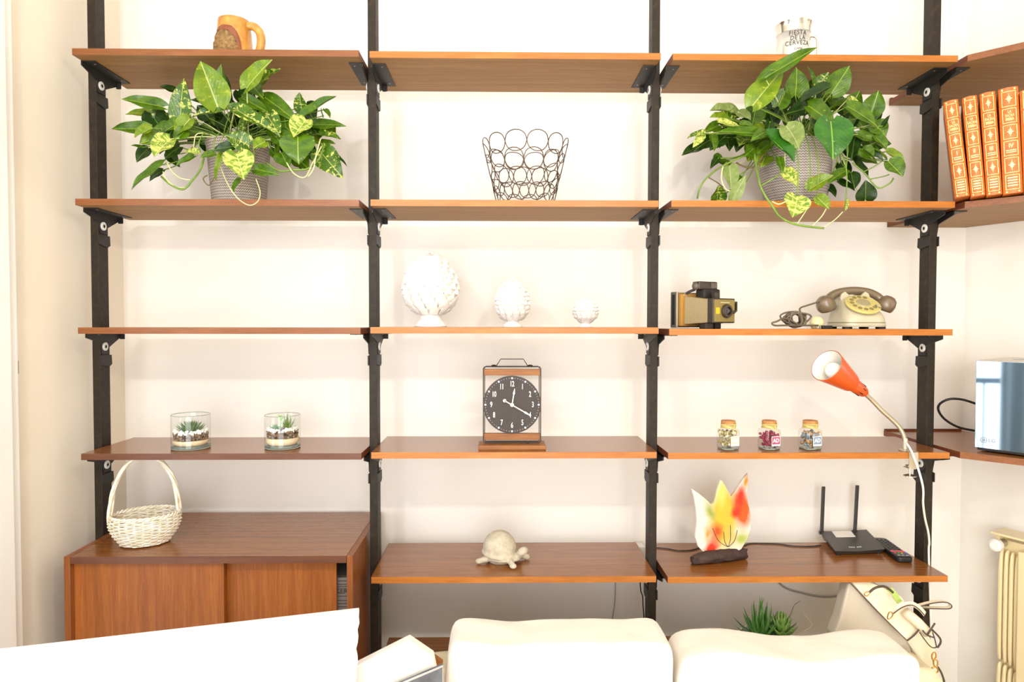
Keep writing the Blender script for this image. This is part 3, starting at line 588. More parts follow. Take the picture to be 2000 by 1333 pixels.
plant('leafy trailing plant in a grey textured pot, directly below the tin mug', pr,
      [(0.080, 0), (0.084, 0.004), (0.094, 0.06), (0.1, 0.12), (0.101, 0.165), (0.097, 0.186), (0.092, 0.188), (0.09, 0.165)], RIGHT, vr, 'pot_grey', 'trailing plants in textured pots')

# ================================================================ mugs on the top shelves
q = N('pottery'); v = q.coord(); f = q.noise(v, 40, 4, 0.6); q.l(q.ramp(f, [(0.3, '#b8782a'), (0.6, '#cf9542'), (0.8, '#dfae60')]), q.b.inputs['Base Color']); q.set(Roughness=0.3); q.b.inputs['Coat Weight'].default_value = 0.4
mat('pottery_brown', '#7a3a1a', 0.3, c2='#97502a', ns=30, coat=0.4)
mat('bark', '#6a4c2c', 0.85, c2='#b08a56', ns=120, bump=1.0, bd=0.004)
mx = (-0.7824, 0.1000, 2.2480)
t = thing('pottery_mug', 'ochre glazed pottery mug with a bark covered arched panel and thick handle', 'mug', (mx[0], 0.10, 2.2081))
sk = [(0.050, 0.0), (0.0515, 0.004), (0.0505, 0.04), (0.048, 0.08), (0.045, 0.112), (0.0445, 0.120), (0.0415, 0.120), (0.043, 0.108), (0.045, 0.01)]
part(t, 'body', lathe(sk, 40), 'pottery', smooth='all')
def onmug(u, z, dr_=0.0, a0=-PI/2-0.30):
    # point on the mug wall; u = arc metres from the front line
    r = 0.0515-(z/0.12)*0.007+dr_; a = a0+u/r; return (r*math.cos(a), r*math.sin(a), z)
def patch(hw, ztop, dr_, rag=0.0):
    V, F = [], []; nu, nz = 20, 14
    for i in range(nz+1):
        z = 0.001+(ztop-0.001)*i/nz; w = hw*math.sqrt(max(0.0, 1-(i/nz)**2.6))
        for j in range(nu+1):
            s = -1+2*j/nu; V.append(onmug(s*w, z, dr_+(rag*random.random() if 0 < j < nu and 0 < i < nz else -0.002)))
    for i in range(nz):
        for j in range(nu): a = i*(nu+1)+j; F.append((a, a+1, a+nu+2, a+nu+1))
    return V, F
part(t, 'arched_panel', patch(0.060, 0.096, 0.0018), 'pottery_brown', smooth='all', label='glossy red-brown arched panel')
part(t, 'bark_relief', patch(0.047, 0.080, 0.0035, 0.006), 'bark', label='rough bark relief')
hd = [(0.041, -0.01, 0.103), (0.058, -0.012, 0.101), (0.074, -0.014, 0.085), (0.079, -0.014, 0.060), (0.074, -0.014, 0.030), (0.063, -0.012, 0.009), (0.044, -0.01, 0.012)]
part(t, 'handle', X(tube(hd, 0.0115, 12, sm=6), sc=(1.05, 1, 1)), 'pottery', smooth='all')
q = N('tin_enamel'); q.set(Base_Color=lin('#dedad2'), Roughness=0.2, Metallic=0.45); q.b.inputs['Coat Weight'].default_value = 0.6
mat('ink_dark', '#3a3634', 0.6)
mx = (0.8511, 0.0800, 2.2423)
t = thing('tin_mug', 'white and silver tin mug printed with dark lettering, wire handle', 'mug', (mx[0], 0.09, 2.2050))
part(t, 'body', lathe([(0.0425, 0), (0.0445, 0.002), (0.0475, 0.09), (0.0455, 0.09), (0.0435, 0.006)], 48, False), 'tin_enamel', smooth='all')
part(t, 'base', cyl(0.0425, 0.003, 40), 'tin_enamel')
part(t, 'rim_band', lathe([(0.0476, 0.090), (0.0485, 0.105), (0.0505, 0.118), (0.052, 0.1195), (0.0515, 0.1205), (0.050, 0.120), (0.0475, 0.104), (0.0462, 0.09)], 48, False), 'chrome', smooth='all', label='bright steel rim')
part(t, 'handle', tube([(0.046, -0.008, 0.086), (0.060, -0.010, 0.083), (0.066, -0.010, 0.070), (0.066, -0.010, 0.030), (0.062, -0.010, 0.014), (0.045, -0.008, 0.008)], 0.0032, 10, sm=5), 'chrome', smooth='all')
def bend(g, r0, z0, k, a0=-PI/2-0.14):
    V = []
    for x, y, z in g[0]:
        zz = z+z0; r = r0+k*zz-y+0.0004; a = a0+x/r; V.append((r*math.cos(a), r*math.sin(a), zz))
    return V, g[1]
for s_, z0, sz in (('FIESTA', 0.080, 0.0175), ('DE LA', 0.066, 0.0165), ('CERVEZA', 0.052, 0.0175)):
    part(t, 'lettering', bend(text_geo(s_, sz, 0.0, 0.0002, 0.9, space=1.1), 0.0445, z0, 0.034), 'ink_dark')
part(t, 'script_lettering', bend(text_geo('coste', 0.012, 0.0, 0.0002, 0.9, shear=0.4), 0.0445, 0.036, 0.034), 'ink_dark')

# ================================================================ wire basket
mat('wire_bronze', '#5c4a3c', 0.35, 0.7)
wb = (0.0668, 0.1200, 1.8186)
wb = (wb[0], 0.125, 1.7963)
t = thing('wire_basket', 'open basket of bent bronze wire loops, flared at the top', 'basket', wb)
for zc, amp, ph in ((0.169, 0.028, 0.0), (0.121, 0.030, 0.45), (0.072, 0.025, 0.15), (0.034, 0.024, 0.6)):
    for anti in (0, PI):
        P = []; n_ = 6; st = 20
        for k in range(n_*st):
            w = 2*PI*k/st; z = zc+amp*math.sin(w+anti); rr = 0.083+0.23*z
            a = (w-0.36*math.sin(2*w))/n_+ph
            P.append((rr*math.cos(a), rr*math.sin(a), z))
        part(t, 'wire_loop_band', tube(P, 0.00135, 6, closed=True), 'wire_bronze', smooth='all')
part(t, 'base_ring', tube([(0.078*math.cos(2*PI*k/40), 0.078*math.sin(2*PI*k/40), 0.0016) for k in range(40)], 0.0016, 6, closed=True), 'wire_bronze', smooth='all')
for k in range(5): a = PI*k/5; part(t, 'base_wire', tube([(0.078*math.cos(a), 0.078*math.sin(a), 0.0016), (-0.078*math.cos(a), -0.078*math.sin(a), 0.0016)], 0.0012, 6), 'wire_bronze')

# ================================================================ white ceramic cones
q = N('glaze_white'); q.set(Base_Color=lin('#f2eee6'), Roughness=0.3); q.b.inputs['Coat Weight'].default_value = 0.5; q.b.inputs['Coat Roughness'].default_value = 0.08
def cone(px, w, h, label, rows, stem, pw=0.78):
    p = px; t = thing('ceramic_cone', label, 'ornament', p, group='white ceramic pine cones')
    part(t, 'foot', lathe([(w*0.30, 0), (w*0.31, h*0.01), (w*0.27, h*0.05), (w*0.20, h*0.10), (w*0.19, stem), (w*0.26, stem+h*0.05)], 32), 'glaze_white', smooth='all')
    R0 = w*0.43; hb = h-stem; core = []
    def rad(s): return R0*(math.sin(PI*min(1, max(0, s))**pw)**0.50 if 0 < s < 1 else 0.0)
    for i in range(21): core.append((max(1e-5, rad(i/20)), stem+hb*0.97*i/20))
    gs = [lathe(core, 28, False)]
    n0 = 13
    for r in range(rows):
        s = 0.07+0.86*r/(rows-1); rr = rad(s); z = stem+hb*0.97*s; n = max(4, int(n0*(0.35+0.65*rr/R0)+0.5))
        sl = w*0.155*(0.62+0.45*rr/R0); lean = 0.30+1.0*(s-0.2)*0.35
        for k in range(n):
            a = 2*PI*(k+0.5*(r % 2))/n; hw = rr*PI/n*1.04+0.0006
            ca, sa = math.cos(a), math.sin(a)
            def pt_(u, out, up): return (ca*(rr+out)-sa*u, sa*(rr+out)+ca*u, z+up)
            o1 = sl*0.60; slope = -(rr-rad(min(1, s+0.08)))/(hb*0.08)  # follow the body
            slope = max(-1.4, min(1.0, slope)); 
            V = [pt_(-hw*0.75, -sl*0.1, -sl*0.55), pt_(hw*0.75, -sl*0.1, -sl*0.55), pt_(hw, o1*0.7+slope*sl*0.25, sl*0.10), pt_(-hw, o1*0.7+slope*sl*0.25, sl*0.10),
                 pt_(0, o1*1.15+slope*sl*0.7, sl*0.72), pt_(0, o1*1.25, -sl*0.05), pt_(hw*0.55, slope*sl*0.5-sl*0.25, sl*0.35), pt_(-hw*0.55, slope*sl*0.5-sl*0.25, sl*0.35)]
            gs.append((V, [(0, 1, 5), (1, 2, 5), (3, 0, 5), (2, 4, 5), (4, 3, 5), (2, 6, 4), (4, 7, 3), (6, 7, 4), (1, 6, 2), (0, 3, 7), (0, 7, 6, 1)]))
    gs.append(X(ell(w*0.09, w*0.09, h*0.045, 12, 8), (0, 0, h*0.965)))
    me = mesh('scales', J(*gs), 'glaze_white', smooth=True); part(t, 'scaled_body', me, None)
cpx = (-0.2157, 0.1200, 1.4385)
cone((cpx[0], 0.125, 1.4400), 0.158, 0.226, 'largest of the three white glazed pine cones, at the left', 11, 0.036)
cpx = (0.0291, 0.1200, 1.4388)
cone((cpx[0], 0.125, 1.4400), 0.101, 0.146, 'middle sized white glazed pine cone between the large and the small one', 9, 0.018)
cpx = (0.2487, 0.1200, 1.4390)
cone((cpx[0], 0.125, 1.4400), 0.073, 0.089, 'smallest round white glazed pine cone, at the right', 7, 0.012, 0.92)
# ================================================================ folding instant camera
mat('cam_tan', '#8a7850', 0.5, c2='#96845c', ns=200); mat('cam_olive', '#85743a', 0.45); mat('cam_dark', '#3b3129', 0.4)
mat('cam_grey', '#5e5448', 0.4); mat('cam_gold', '#b98a42', 0.4, 0.4); mat('cam_cream', '#e8dfc4', 0.45); mat('sticker_yellow', '#f3b51d', 0.45)
mat('lens_glass', '#0c0a10', 0.05, coat=1.0)
cb_ = (0.6003, 0.1000, 1.4395)
t = thing('instant_camera', 'vintage tan and brown box camera with a round dark lens and yellow sticker', 'camera', (cb_[0]+0.012, 0.105, 1.4358), (0, 0, math.radians(27)))
# local frame: front faces -Y, width along X
t.scale = (0.88, 0.84, 0.92)
part(t, 'back_plate', box((-0.098, 0.055, 0.004), (0.078, 0.066, 0.118)), 'cam_tan', bevel=0.006, bseg=3)
part(t, 'side_frame', box((-0.104, 0.040, 0.003), (-0.096, 0.074, 0.119)), 'steel_matte', bevel=0.003)
part(t, 'side_slot', box((-0.1052, 0.050, 0.012), (-0.104, 0.064, 0.110)), 'iron_black', bevel=0.0004)
part(t, 'film_door', box((-0.098, 0.066, 0.006), (0.076, 0.080, 0.116)), 'cam_cream', bevel=0.004)
part(t, 'body', box((-0.094, 0.026, 0.008), (0.070, 0.056, 0.112)), 'cam_gold', bevel=0.003)
V = [(-0.082, 0.028, 0.014), (0.060, 0.028, 0.014), (0.060, 0.028, 0.104), (-0.082, 0.028, 0.104), (-0.046, -0.052, 0.020), (0.046, -0.052, 0.020), (0.046, -0.052, 0.093), (-0.046, -0.052, 0.093)]
part(t, 'bellows_housing', (V, [(0, 1, 2, 3), (4, 7, 6, 5), (0, 4, 5, 1), (1, 5, 6, 2), (2, 6, 7, 3), (3, 7, 4, 0)]), 'cam_tan', bevel=0.002)
part(t, 'front_surround', box((-0.051, -0.078, 0.018), (0.047, -0.050, 0.096)), 'cam_dark', bevel=0.004, bseg=3)
part(t, 'front_panel', box((-0.047, -0.0805, 0.022), (0.043, -0.077, 0.092)), 'cam_olive', bevel=0.0012)
L_ = part(t, 'lens', X(lathe([(0.0, 0.0), (0.022, 0.0), (0.022, 0.006), (0.019, 0.012), (0.013, 0.013), (0.013, 0.009)], 32, False), (0.004, -0.080, 0.056), (PI/2, 0, 0)), 'cam_dark', smooth=True)
part(L_, 'lens_glass', X(ell(0.0125, 0.0125, 0.005, 20, 10), (0.004, -0.088, 0.056), (PI/2, 0, 0)), 'lens_glass', smooth='all')
part(t, 'shutter_lever', tube([(0.024, -0.084, 0.054), (0.034, -0.086, 0.052), (0.040, -0.086, 0.056)], 0.0045, 8, sm=3), 'cam_dark', smooth='all')
part(t, 'sticker', box((-0.041, -0.0812, 0.047), (-0.025, -0.0804, 0.067)), 'sticker_yellow', label='small yellow sticker')
for k_ in range(9): part(t, 'lettering_mark', box((-0.020+0.0045*k_, -0.0811, 0.0815), (-0.0172+0.0045*k_, -0.0804, 0.0835)), 'cam_cream')
part(t, 'flash_clip', J(box((0.047, -0.072, 0.082), (0.062, -0.064, 0.087)), box((0.047, -0.072, 0.055), (0.062, -0.064, 0.060)), box((0.059, -0.072, 0.055), (0.064, -0.060, 0.087))), 'cam_dark', bevel=0.001)
vf = part(t, 'viewfinder', box((-0.052, -0.012, 0.126), (0.032, 0.024, 0.152)), 'cam_dark', bevel=0.006, bseg=3)
part(vf, 'viewfinder_window', box((0.000, -0.0145, 0.130), (0.026, -0.0118, 0.148)), 'cam_grey', bevel=0.001)
part(vf, 'viewfinder_eyepiece', X(ell(0.011, 0.014, 0.013, 14, 8), (-0.054, 0.004, 0.137)), 'cam_grey', smooth='all')
part(t, 'viewfinder_mount', box((-0.036, -0.020, 0.094), (0.036, 0.024, 0.128)), 'iron_black', bevel=0.006)
part(t, 'post_bracket', box((-0.012, -0.046, 0.090), (0.004, -0.028, 0.116)), 'cam_dark', bevel=0.002)
part(t, 'strap', tube([(-0.052, 0.008, 0.126), (-0.066, 0.018, 0.120), (-0.076, 0.026, 0.112)], 0.0045, 8, sm=4), 'iron_black', smooth='all')
part(t, 'strap_ring', tube([(-0.080+0.006*math.cos(a), 0.026, 0.108+0.006*math.sin(a)) for a in [k*PI/6 for k in range(12)]], 0.0012, 6, closed=True), 'steel_matte', smooth='all')
part(t, 'strap_ring', tube([(0.056+0.007*math.cos(a), 0.020, 0.110+0.008*math.sin(a)) for a in [k*PI/6 for k in range(12)]], 0.0028, 6, closed=True), 'cam_grey', smooth='all')
part(t, 'stand_leg', box((-0.046, -0.040, 0.0), (-0.012, -0.006, 0.020)), 'cam_dark', bevel=0.003)
part(t, 'stand_leg', box((-0.010, -0.046, 0.0), (0.016, -0.020, 0.022)), 'iron_black', bevel=0.003)

# ================================================================ dial telephone
mat('phone_cream', '#bfb598', 0.32, coat=0.3, c2='#c8bea2', ns=12); mat('phone_brown', '#786750', 0.28, coat=0.5); mat('dial_yellow', '#cfc078', 0.35)
mat('dial_centre', '#a89d78', 0.35); mat('cord_brown', '#6c5f4e', 0.5); mat('plug_ivory', '#efe3b0', 0.4); mat('finger_hole', '#8c7f52', 0.6)
ph = (1.0500, 0.1000, 1.4400)
t = thing('dial_telephone', 'old cream rotary dial telephone with a brown handset lying across it', 'telephone', (ph[0]+0.024, 0.12, 1.4358), (0, 0, math.radians(-2)))
t.scale = (0.97, 0.97, 0.90)
def rrect(w, d, z, y0=0.0, r=0.35, n=28):
    P = []
    for k in range(n):
        a = 2*PI*k/n; c, s_ = math.cos(a), math.sin(a); e_ = 0.45
        P.append((math.copysign(abs(c)**e_, c)*w*0.425-0.010, y0+math.copysign(abs(s_)**e_, s_)*d/2, z))
    return P
def loft(secs):
    V, F = [], []; n = len(secs[0])
    for s_ in secs: V += s_
    for i in range(len(secs)-1):
        for k in range(n): F.append((i*n+k, i*n+(k+1) % n, (i+1)*n+(k+1) % n, (i+1)*n+k))
    return V, F + [tuple(range(n-1, -1, -1)), tuple((len(secs)-1)*n+k for k in range(n))]
part(t, 'body', loft([rrect(0.156, 0.150, 0.007), rrect(0.158, 0.154, 0.012), rrect(0.156, 0.152, 0.018), rrect(0.154, 0.149, 0.0185), rrect(0.150, 0.146, 0.034), rrect(0.144, 0.136, 0.048, 0.004),
     rrect(0.126, 0.112, 0.066, 0.012), rrect(0.112, 0.086, 0.086, 0.022), rrect(0.098, 0.062, 0.103, 0.032), rrect(0.096, 0.048, 0.110, 0.036)]), 'phone_cream', smooth=True)
part(t, 'base_line', loft([rrect(0.1580, 0.1545, 0.0205), rrect(0.1580, 0.1545, 0.0220)]), 'cam_tan')
for fx in (-0.060, 0.040): part(t, 'rubber_foot', X(cyl(0.014, 0.007, 16), (fx, -0.05, 0)), 'iron_black')
for fx in (-0.060, 0.040): part(t, 'rubber_foot', X(cyl(0.014, 0.007, 16), (fx, 0.05, 0)), 'iron_black')
tl_ = math.radians(38); dc = Vector((-0.008, -0.036, 0.078))
D = part(t, 'dial_plate', X(lathe([(0.0, 0.0), (0.050, 0.0), (0.051, 0.004), (0.046, 0.006), (0.0, 0.006)], 48, False), dc, (tl_, 0, 0)), 'dial_yellow', smooth=True)
rm = Euler((tl_, 0, 0)).to_matrix()
def dl(x, y, z): return dc + rm @ Vector((x, y, z))
part(D, 'finger_wheel', X(lathe([(0.0, 0.0), (0.044, 0.0), (0.044, 0.002), (0.0, 0.0025)], 48, False), dl(0, 0, 0.0065), (tl_, 0, 0)), 'dial_yellow', smooth=True)
for k in range(10):
    a = math.radians(62+k*28.5); part(D, 'finger_hole', X(cyl(0.0066, 0.0016, 16), dl(0.034*math.cos(a), 0.034*math.sin(a), 0.0082), (tl_, 0, 0)), 'finger_hole')
part(D, 'dial_centre', X(lathe([(0.0, 0), (0.021, 0), (0.019, 0.003), (0.0, 0.004)], 32, False), dl(0, 0, 0.009), (tl_, 0, 0)), 'dial_centre', smooth=True)
part(D, 'finger_stop', tube([dl(0.042, -0.024, 0.006), dl(0.036, -0.022, 0.012), dl(0.028, -0.016, 0.0125)], 0.0022, 8), 'steel_matte', smooth='all')
for sx in (-1, 1):
    poly = [(sx*x_-0.010, z_) for x_, z_ in ((0.046, 0.104), (0.041, 0.118), (0.031, 0.125), (0.020, 0.114), (0.012, 0.108), (0.014, 0.094), (0.042, 0.09))]
    part(t, 'cradle_horn', prism(poly, 0.004, 0.016), 'phone_cream', bevel=0.002)
    part(t, 'cradle_horn', prism(poly, 0.052, 0.064), 'phone_cream', bevel=0.002)
hp = [(-0.082, 0.030, 0.098), (-0.070, 0.034, 0.112), (-0.045, 0.036, 0.124), (0.0, 0.036, 0.130), (0.045, 0.036, 0.124), (0.072, 0.034, 0.110), (0.084, 0.030, 0.096)]
H = part(t, 'handset', tube(hp, 0.0135, 16, sm=6), 'phone_brown', smooth='all')
for sx in (-1, 1):
    V_ = lathe([(0.0, 0.030), (0.013, 0.028), (0.024, 0.018), (0.029, 0.0), (0.0285, -0.014), (0.024, -0.022), (0.0, -0.024)], 28, False)
    part(H, 'ear_cup', X(V_, (sx*0.094, 0.022, 0.083), (math.radians(14), sx*math.radians(24), 0)), 'phone_brown', smooth='all')
c0 = Vector(ph); rnd = random.Random(5)
cc = Vector((0.8714, 0.0900, 1.4672)); cc.z = 1.4358+0.028
P = [Vector((0.9572, 0.1300, 1.5172)), Vector((0.9184, 0.1200, 1.5060)), Vector((0.8878, 0.1000, 1.4947))]
for k in range(74):
    a = k*1.27; rr = 0.020+0.010*math.sin(k*2.3)
    P.append(cc+Vector((rr*1.25*math.cos(a)+0.006*math.sin(k*.7), 0.018*math.sin(k*0.83), 0.021*math.sin(a)+0.0035*math.cos(k*1.9))))
P += [Vector((0.8309, 0.0600, 1.4669)), Vector((0.8028, 0.0500, 1.4579)), Vector((0.7879, 0.0500, 1.4489))+Vector((0, 0, 0.004)), Vector((0.7955, 0.0500, 1.4400))+Vector((0, 0, 0.006)), Vector((0.8267, 0.0600, 1.4400))+Vector((0, 0, 0.006)), Vector((0.8840, 0.0700, 1.4400))+Vector((0, 0, 0.006)), Vector((0.9390, 0.0900, 1.4400))+Vector((0, 0, 0.006))]
for p in P: p.z = max(p.z, 1.4358+0.0032)
part(t, 'tangled_cord', tube([Vector(((p.x-ph[0]-0.024)/0.97, (p.y-0.12)/0.97, (p.z-1.4358)/0.90)) for p in P], 0.0029, 7, sm=4), 'cord_brown', smooth='all')
pg = (0.9485, 0.1100, 1.4460)
t2 = thing('telephone_plug', 'ivory round telephone plug with dark pins lying left of the telephone', 'plug', (pg[0], 0.125, 1.4358))
part(t2, 'plug_dome', X(ell(0.021, 0.018, 0.021, 20, 10), (0, 0, 0.0165)), 'plug_ivory', smooth='all')
part(t2, 'plug_body', box((-0.004, -0.045, 0.0), (0.026, -0.024, 0.010)), 'iron_black', bevel=0.002)
for dx_ in (-0.014, -0.009): part(t2, 'pin', box((dx_, -0.040, 0.001), (dx_+0.0025, -0.030, 0.009)), 'chrome')

# ================================================================ glass terrariums
thinglass('glass_clear', (0.96, 0.98, 0.97, 1), 1.3); q = N('glass_base'); q.set(Base_Color=lin('#cfd8cc'), Roughness=0.06); q.b.inputs['Transmission Weight'].default_value = 0.75; q.b.inputs['IOR'].default_value = 1.3
mat('sand', '#e6c9a0', 0.9, c2='#f0d8b4', ns=300, bump=0.3, bd=0.001); mat('pebble_white', '#f2ece2', 0.6); mat('pebble_brown', '#8a6238', 0.7, c2='#5b4634', ns=60); mat('pebble_grey', '#8b8078', 0.7)
mat('succulent_dark', '#4c6a3c', 0.5, c2='#6f8a4c', ns=60); mat('succulent_blue', '#6f9a78', 0.5, c2='#8fb886', ns=50); mat('succulent_spiky', '#5c7c2c', 0.4, c2='#86a040', ns=40)
mat('succulent_lime', '#86c24c', 0.4)
def spike(a, el, L, w, base=(0, 0, 0), bend_=0.25, th=0.35):
    ca, sa = math.cos(a), math.sin(a); V, F = [], []; n = 7
    for i in range(n):
        s_ = i/(n-1); e2 = el+bend_*s_; r = L*s_*math.cos(e2); z = L*s_*math.sin(e2)
        hw = w/2*(1-s_)**0.7*(0.75+0.5*math.sin(PI*min(1, s_*1.4))) if i < n-1 else 0.0002
        c = Vector((base[0]+ca*r, base[1]+sa*r, base[2]+z)); t_ = Vector((-sa, ca, 0)); nrm = Vector((-ca*math.sin(e2), -sa*math.sin(e2), math.cos(e2)))
        for u, v_ in ((-1, 0.25), (0, -th), (1, 0.25), (0, 0.12)): V.append(tuple(c+t_*u*hw+nrm*v_*hw*1.3))
    for i in range(n-1):
        for k in range(4): F.append((i*4+k, i*4+(k+1) % 4, i*4+4+(k+1) % 4, i*4+4+k))
    return V, F+[(3, 2, 1, 0), tuple((n-1)*4+k for k in range(4))]
def blades(par, spec, m, name='leaf'):
    for sp_ in spec: part(par, name, spike(*sp_), m, smooth='all')
def terrarium(loc, r, h, label, second):
    t = thing('glass_terrarium', label, 'terrarium', loc, group='glass terrariums')
    part(t, 'glass', lathe([(r, 0.006), (r, h)], 48, False), 'glass_clear', smooth='all')
    part(t, 'rim', tube([((r-0.001)*math.cos(2*PI*k/48), (r-0.001)*math.sin(2*PI*k/48), h) for k in range(48)], 0.0013, 6, closed=True), 'glass_base', smooth='all')
    part(t, 'glass_base', lathe([(r-0.004, 0), (r, 0.002), (r, 0.010), (r-0.003, 0.0115)], 48), 'glass_base', smooth='all')
    ri = r-0.0042
    part(t, 'sand', lathe([(ri*0.86, 0.0120), (ri*0.97, 0.017), (ri, 0.022), (ri, 0.031 if second else 0.026)], 40), 'sand', smooth=True)
    zb = 0.031 if second else 0.026; rnd = random.Random(3 if second else 4)
    for nm, m_, zz, n_, s0 in (('brown_pebbles', 'pebble_brown', zb, 190, 0.0042), ('grey_pebbles', 'pebble_grey', zb, 70, 0.0042), ('white_pebbles', 'pebble_white', zb+0.019, 110, 0.0052)):
        gs = []
        for _ in range(n_):
            a = rnd.uniform(0, 2*PI); rr = ri*math.sqrt(rnd.uniform(0.45, 0.97)); s_ = s0*rnd.uniform(0.7, 1.25)
            dz = rnd.uniform(0, 0.017) if zz == zb else rnd.uniform(-0.002, 0.006)
            rr = min(rr, ri-s_*1.1)
            gs.append(X(ell(s_, s_*0.8, s_*0.7, 7, 5), (rr*math.cos(a), rr*math.sin(a), zz+0.003+dz), (rnd.random()*3, rnd.random()*3, 0)))
        part(t, nm, J(*gs), m_, smooth='all', kind='stuff')
    part(t, 'earth', X(cyl(ri*0.72, 0.020, 24), (0, 0, zb)), 'soil')
    zt = zb+0.022
    if not second:
        for ring, (n_, el, L) in enumerate(((14, 0.12, 0.046), (13, 0.38, 0.041), (11, 0.7, 0.033), (7, 1.1, 0.024))):
            blades(t, [(2*PI*(k+0.5*ring)/n_, el, L, 0.016, (0, 0, zt+0.002*ring), 0.35, 0.5) for k in range(n_)], 'succulent_dark')
    else:
        for ring, (n_, el, L) in enumerate(((9, 0.75, 0.040), (8, 1.05, 0.046), (5, 1.35, 0.050))):
            blades(t, [(2*PI*(k+0.4*ring)/n_, el, L, 0.0055, (0.016, -0.004, zt), 0.22, 0.5) for k in range(n_)], 'succulent_spiky')
        for ring, (n_, el, L) in enumerate(((8, 0.35, 0.020), (6, 0.9, 0.018))):
            blades(t, [(2*PI*(k+0.5*ring)/n_, el, L, 0.011, (-0.020, -0.006, zt), 0.3, 0.5) for k in range(n_)], 'succulent_blue')
        part(t, 'sprig', tube([(-0.006, 0, zt), (-0.006, 0, zt+0.03), (-0.003, 0, zt+0.043)], 0.0015, 6), 'succulent_lime')
        blades(t, [(k*1.3, 0.3, 0.012, 0.008, (-0.005, 0, zt+0.030+0.003*(k % 4)), 0.3, 0.5) for k in range(6)], 'succulent_lime')
tx = (-0.9148, 0.0850, 1.0893)
terrarium((tx[0], 0.085, 1.0840), 0.0535, 0.099, 'glass terrarium with a dark low succulent, left one of the two', False)
tx = (-0.6487, 0.0900, 1.0911)
terrarium((tx[0], 0.090, 1.0840), 0.0505, 0.097, 'glass terrarium with a spiky plant standing over the rim', True)

# ================================================================ clock
mat('clock_face', '#362e2a', 0.6, c2='#3d3430', ns=200); mat('wire_dark', '#3f3a36', 0.4, 0.6); mat('dial_white', '#f6f1e8', 0.5); mat('brass_cream', '#e9dcb8', 0.35, 0.3)
ck = (0.0272, 0.0604, 1.0866)
t = thing('table_clock', 'wire framed clock with a black round face on a wooden block base', 'clock', (ck[0], 0.062, 1.0866))
part(t, 'base', box((-0.097, -0.032, 0), (0.097, 0.046, 0.0135)), 'walnut_pale', bevel=0.0015)
fw_, z0, z1 = 0.0835, 0.016, 0.238
part(t, 'wire_frame', tube([(-fw_, 0, z0+.004), (-fw_+.004, 0, z0), (fw_-.004, 0, z0), (fw_, 0, z0+.004), (fw_, 0, z1-.004), (fw_-.004, 0, z1), (-fw_+.004, 0, z1), (-fw_, 0, z1-.004)], 0.0015, 8, closed=True), 'wire_dark', smooth='all')
part(t, 'wire_frame', tube([(-fw_+.003, 0.022, z0+.004), (-fw_+.007, 0.022, z0), (fw_-.007, 0.022, z0), (fw_-.003, 0.022, z0+.004), (fw_-.003, 0.022, z1-.004), (fw_-.007, 0.022, z1), (-fw_+.007, 0.022, z1), (-fw_+.003, 0.022, z1-.004)], 0.0013, 8, closed=True), 'wire_dark', smooth='all')
part(t, 'carry_handle', tube([(-0.046, 0.008, z1+.002), (-0.033, 0.008, z1+0.022), (0.033, 0.008, z1+0.022), (0.046, 0.008, z1+.002)], 0.0013, 8), 'wire_dark', smooth='all')
for sx in (-1, 1):
    part(t, 'handle_lug', X(ell(0.008, 0.006, 0.004, 12, 8), (sx*0.053, 0.008, z1+0.002)), 'iron_black', smooth='all')
    part(t, 'foot_clip', box((sx*0.046-0.004, -0.004, 0.0135), (sx*0.046+0.004, 0.026, 0.0165)), 'iron_black')
for zb_ in (0.024, 0.2125): part(t, 'wooden_bar', box((-fw_+0.001, 0.002, zb_), (fw_-0.001, 0.020, zb_+0.0180)), 'walnut_pale', bevel=0.0008)
zc = 0.1273; Rf = 0.0845
part(t, 'movement_housing', box((-0.028, 0.004, zc-0.028), (0.028, 0.022, zc+0.028)), 'black_plastic')
F_ = part(t, 'clock_face', X(cyl(Rf, 0.004, 64), (0, 0.002, zc), (PI/2, 0, 0)), 'clock_face', bevel=0.0008)
for k in range(1, 13):
    a = PI/2-k*PI/6; rr = 0.0605
    part(F_, 'numeral', X(text_geo(str(k), 0.0225, 0.0003, 0.0003, 0.60, space=0.95), (rr*math.cos(a), -0.0026, zc+rr*math.sin(a))), 'dial_white')
for k in range(60):
    a = k*PI/30; rr = 0.0775; big = k % 5 == 0
    part(F_, 'hour_dot' if big else 'minute_dot', X(cyl(0.0028 if big else 0.0008, 0.0006, 16 if big else 6), (rr*math.cos(a), -0.0018, zc+rr*math.sin(a)), (PI/2, 0, 0)), 'dial_white')
def hand(ang, L, tail, w):
    g = [prism([(-w, -tail), (w, -tail), (w*1.1, L*0.62), (w*2.2, L*0.70), (w*0.4, L), (-w*0.4, L), (-w*2.2, L*0.70), (-w*1.1, L*0.62)], -0.0006, 0.0006)]
    if tail > 0.01: g.append(X(cyl(0.0048, 0.0012, 20), (0, 0.0006, -tail), (PI/2, 0, 0)))
    return X(J(*g), rot=(0, ang, 0))
part(t, 'hour_hand', X(hand(math.radians(9), 0.048, 0.0, 0.0014), (0, -0.0055, zc)), 'dial_white')
part(t, 'minute_hand', X(hand(math.radians(120), 0.064, 0.025, 0.0014), (0, -0.0075, zc)), 'dial_white')
part(t, 'hand_boss', X(lathe([(0.0, 0.0), (0.006, 0.0), (0.0055, 0.004), (0.0, 0.005)], 24, False), (0, -0.0045, zc), (PI/2, 0, 0)), 'brass_cream', smooth=True)

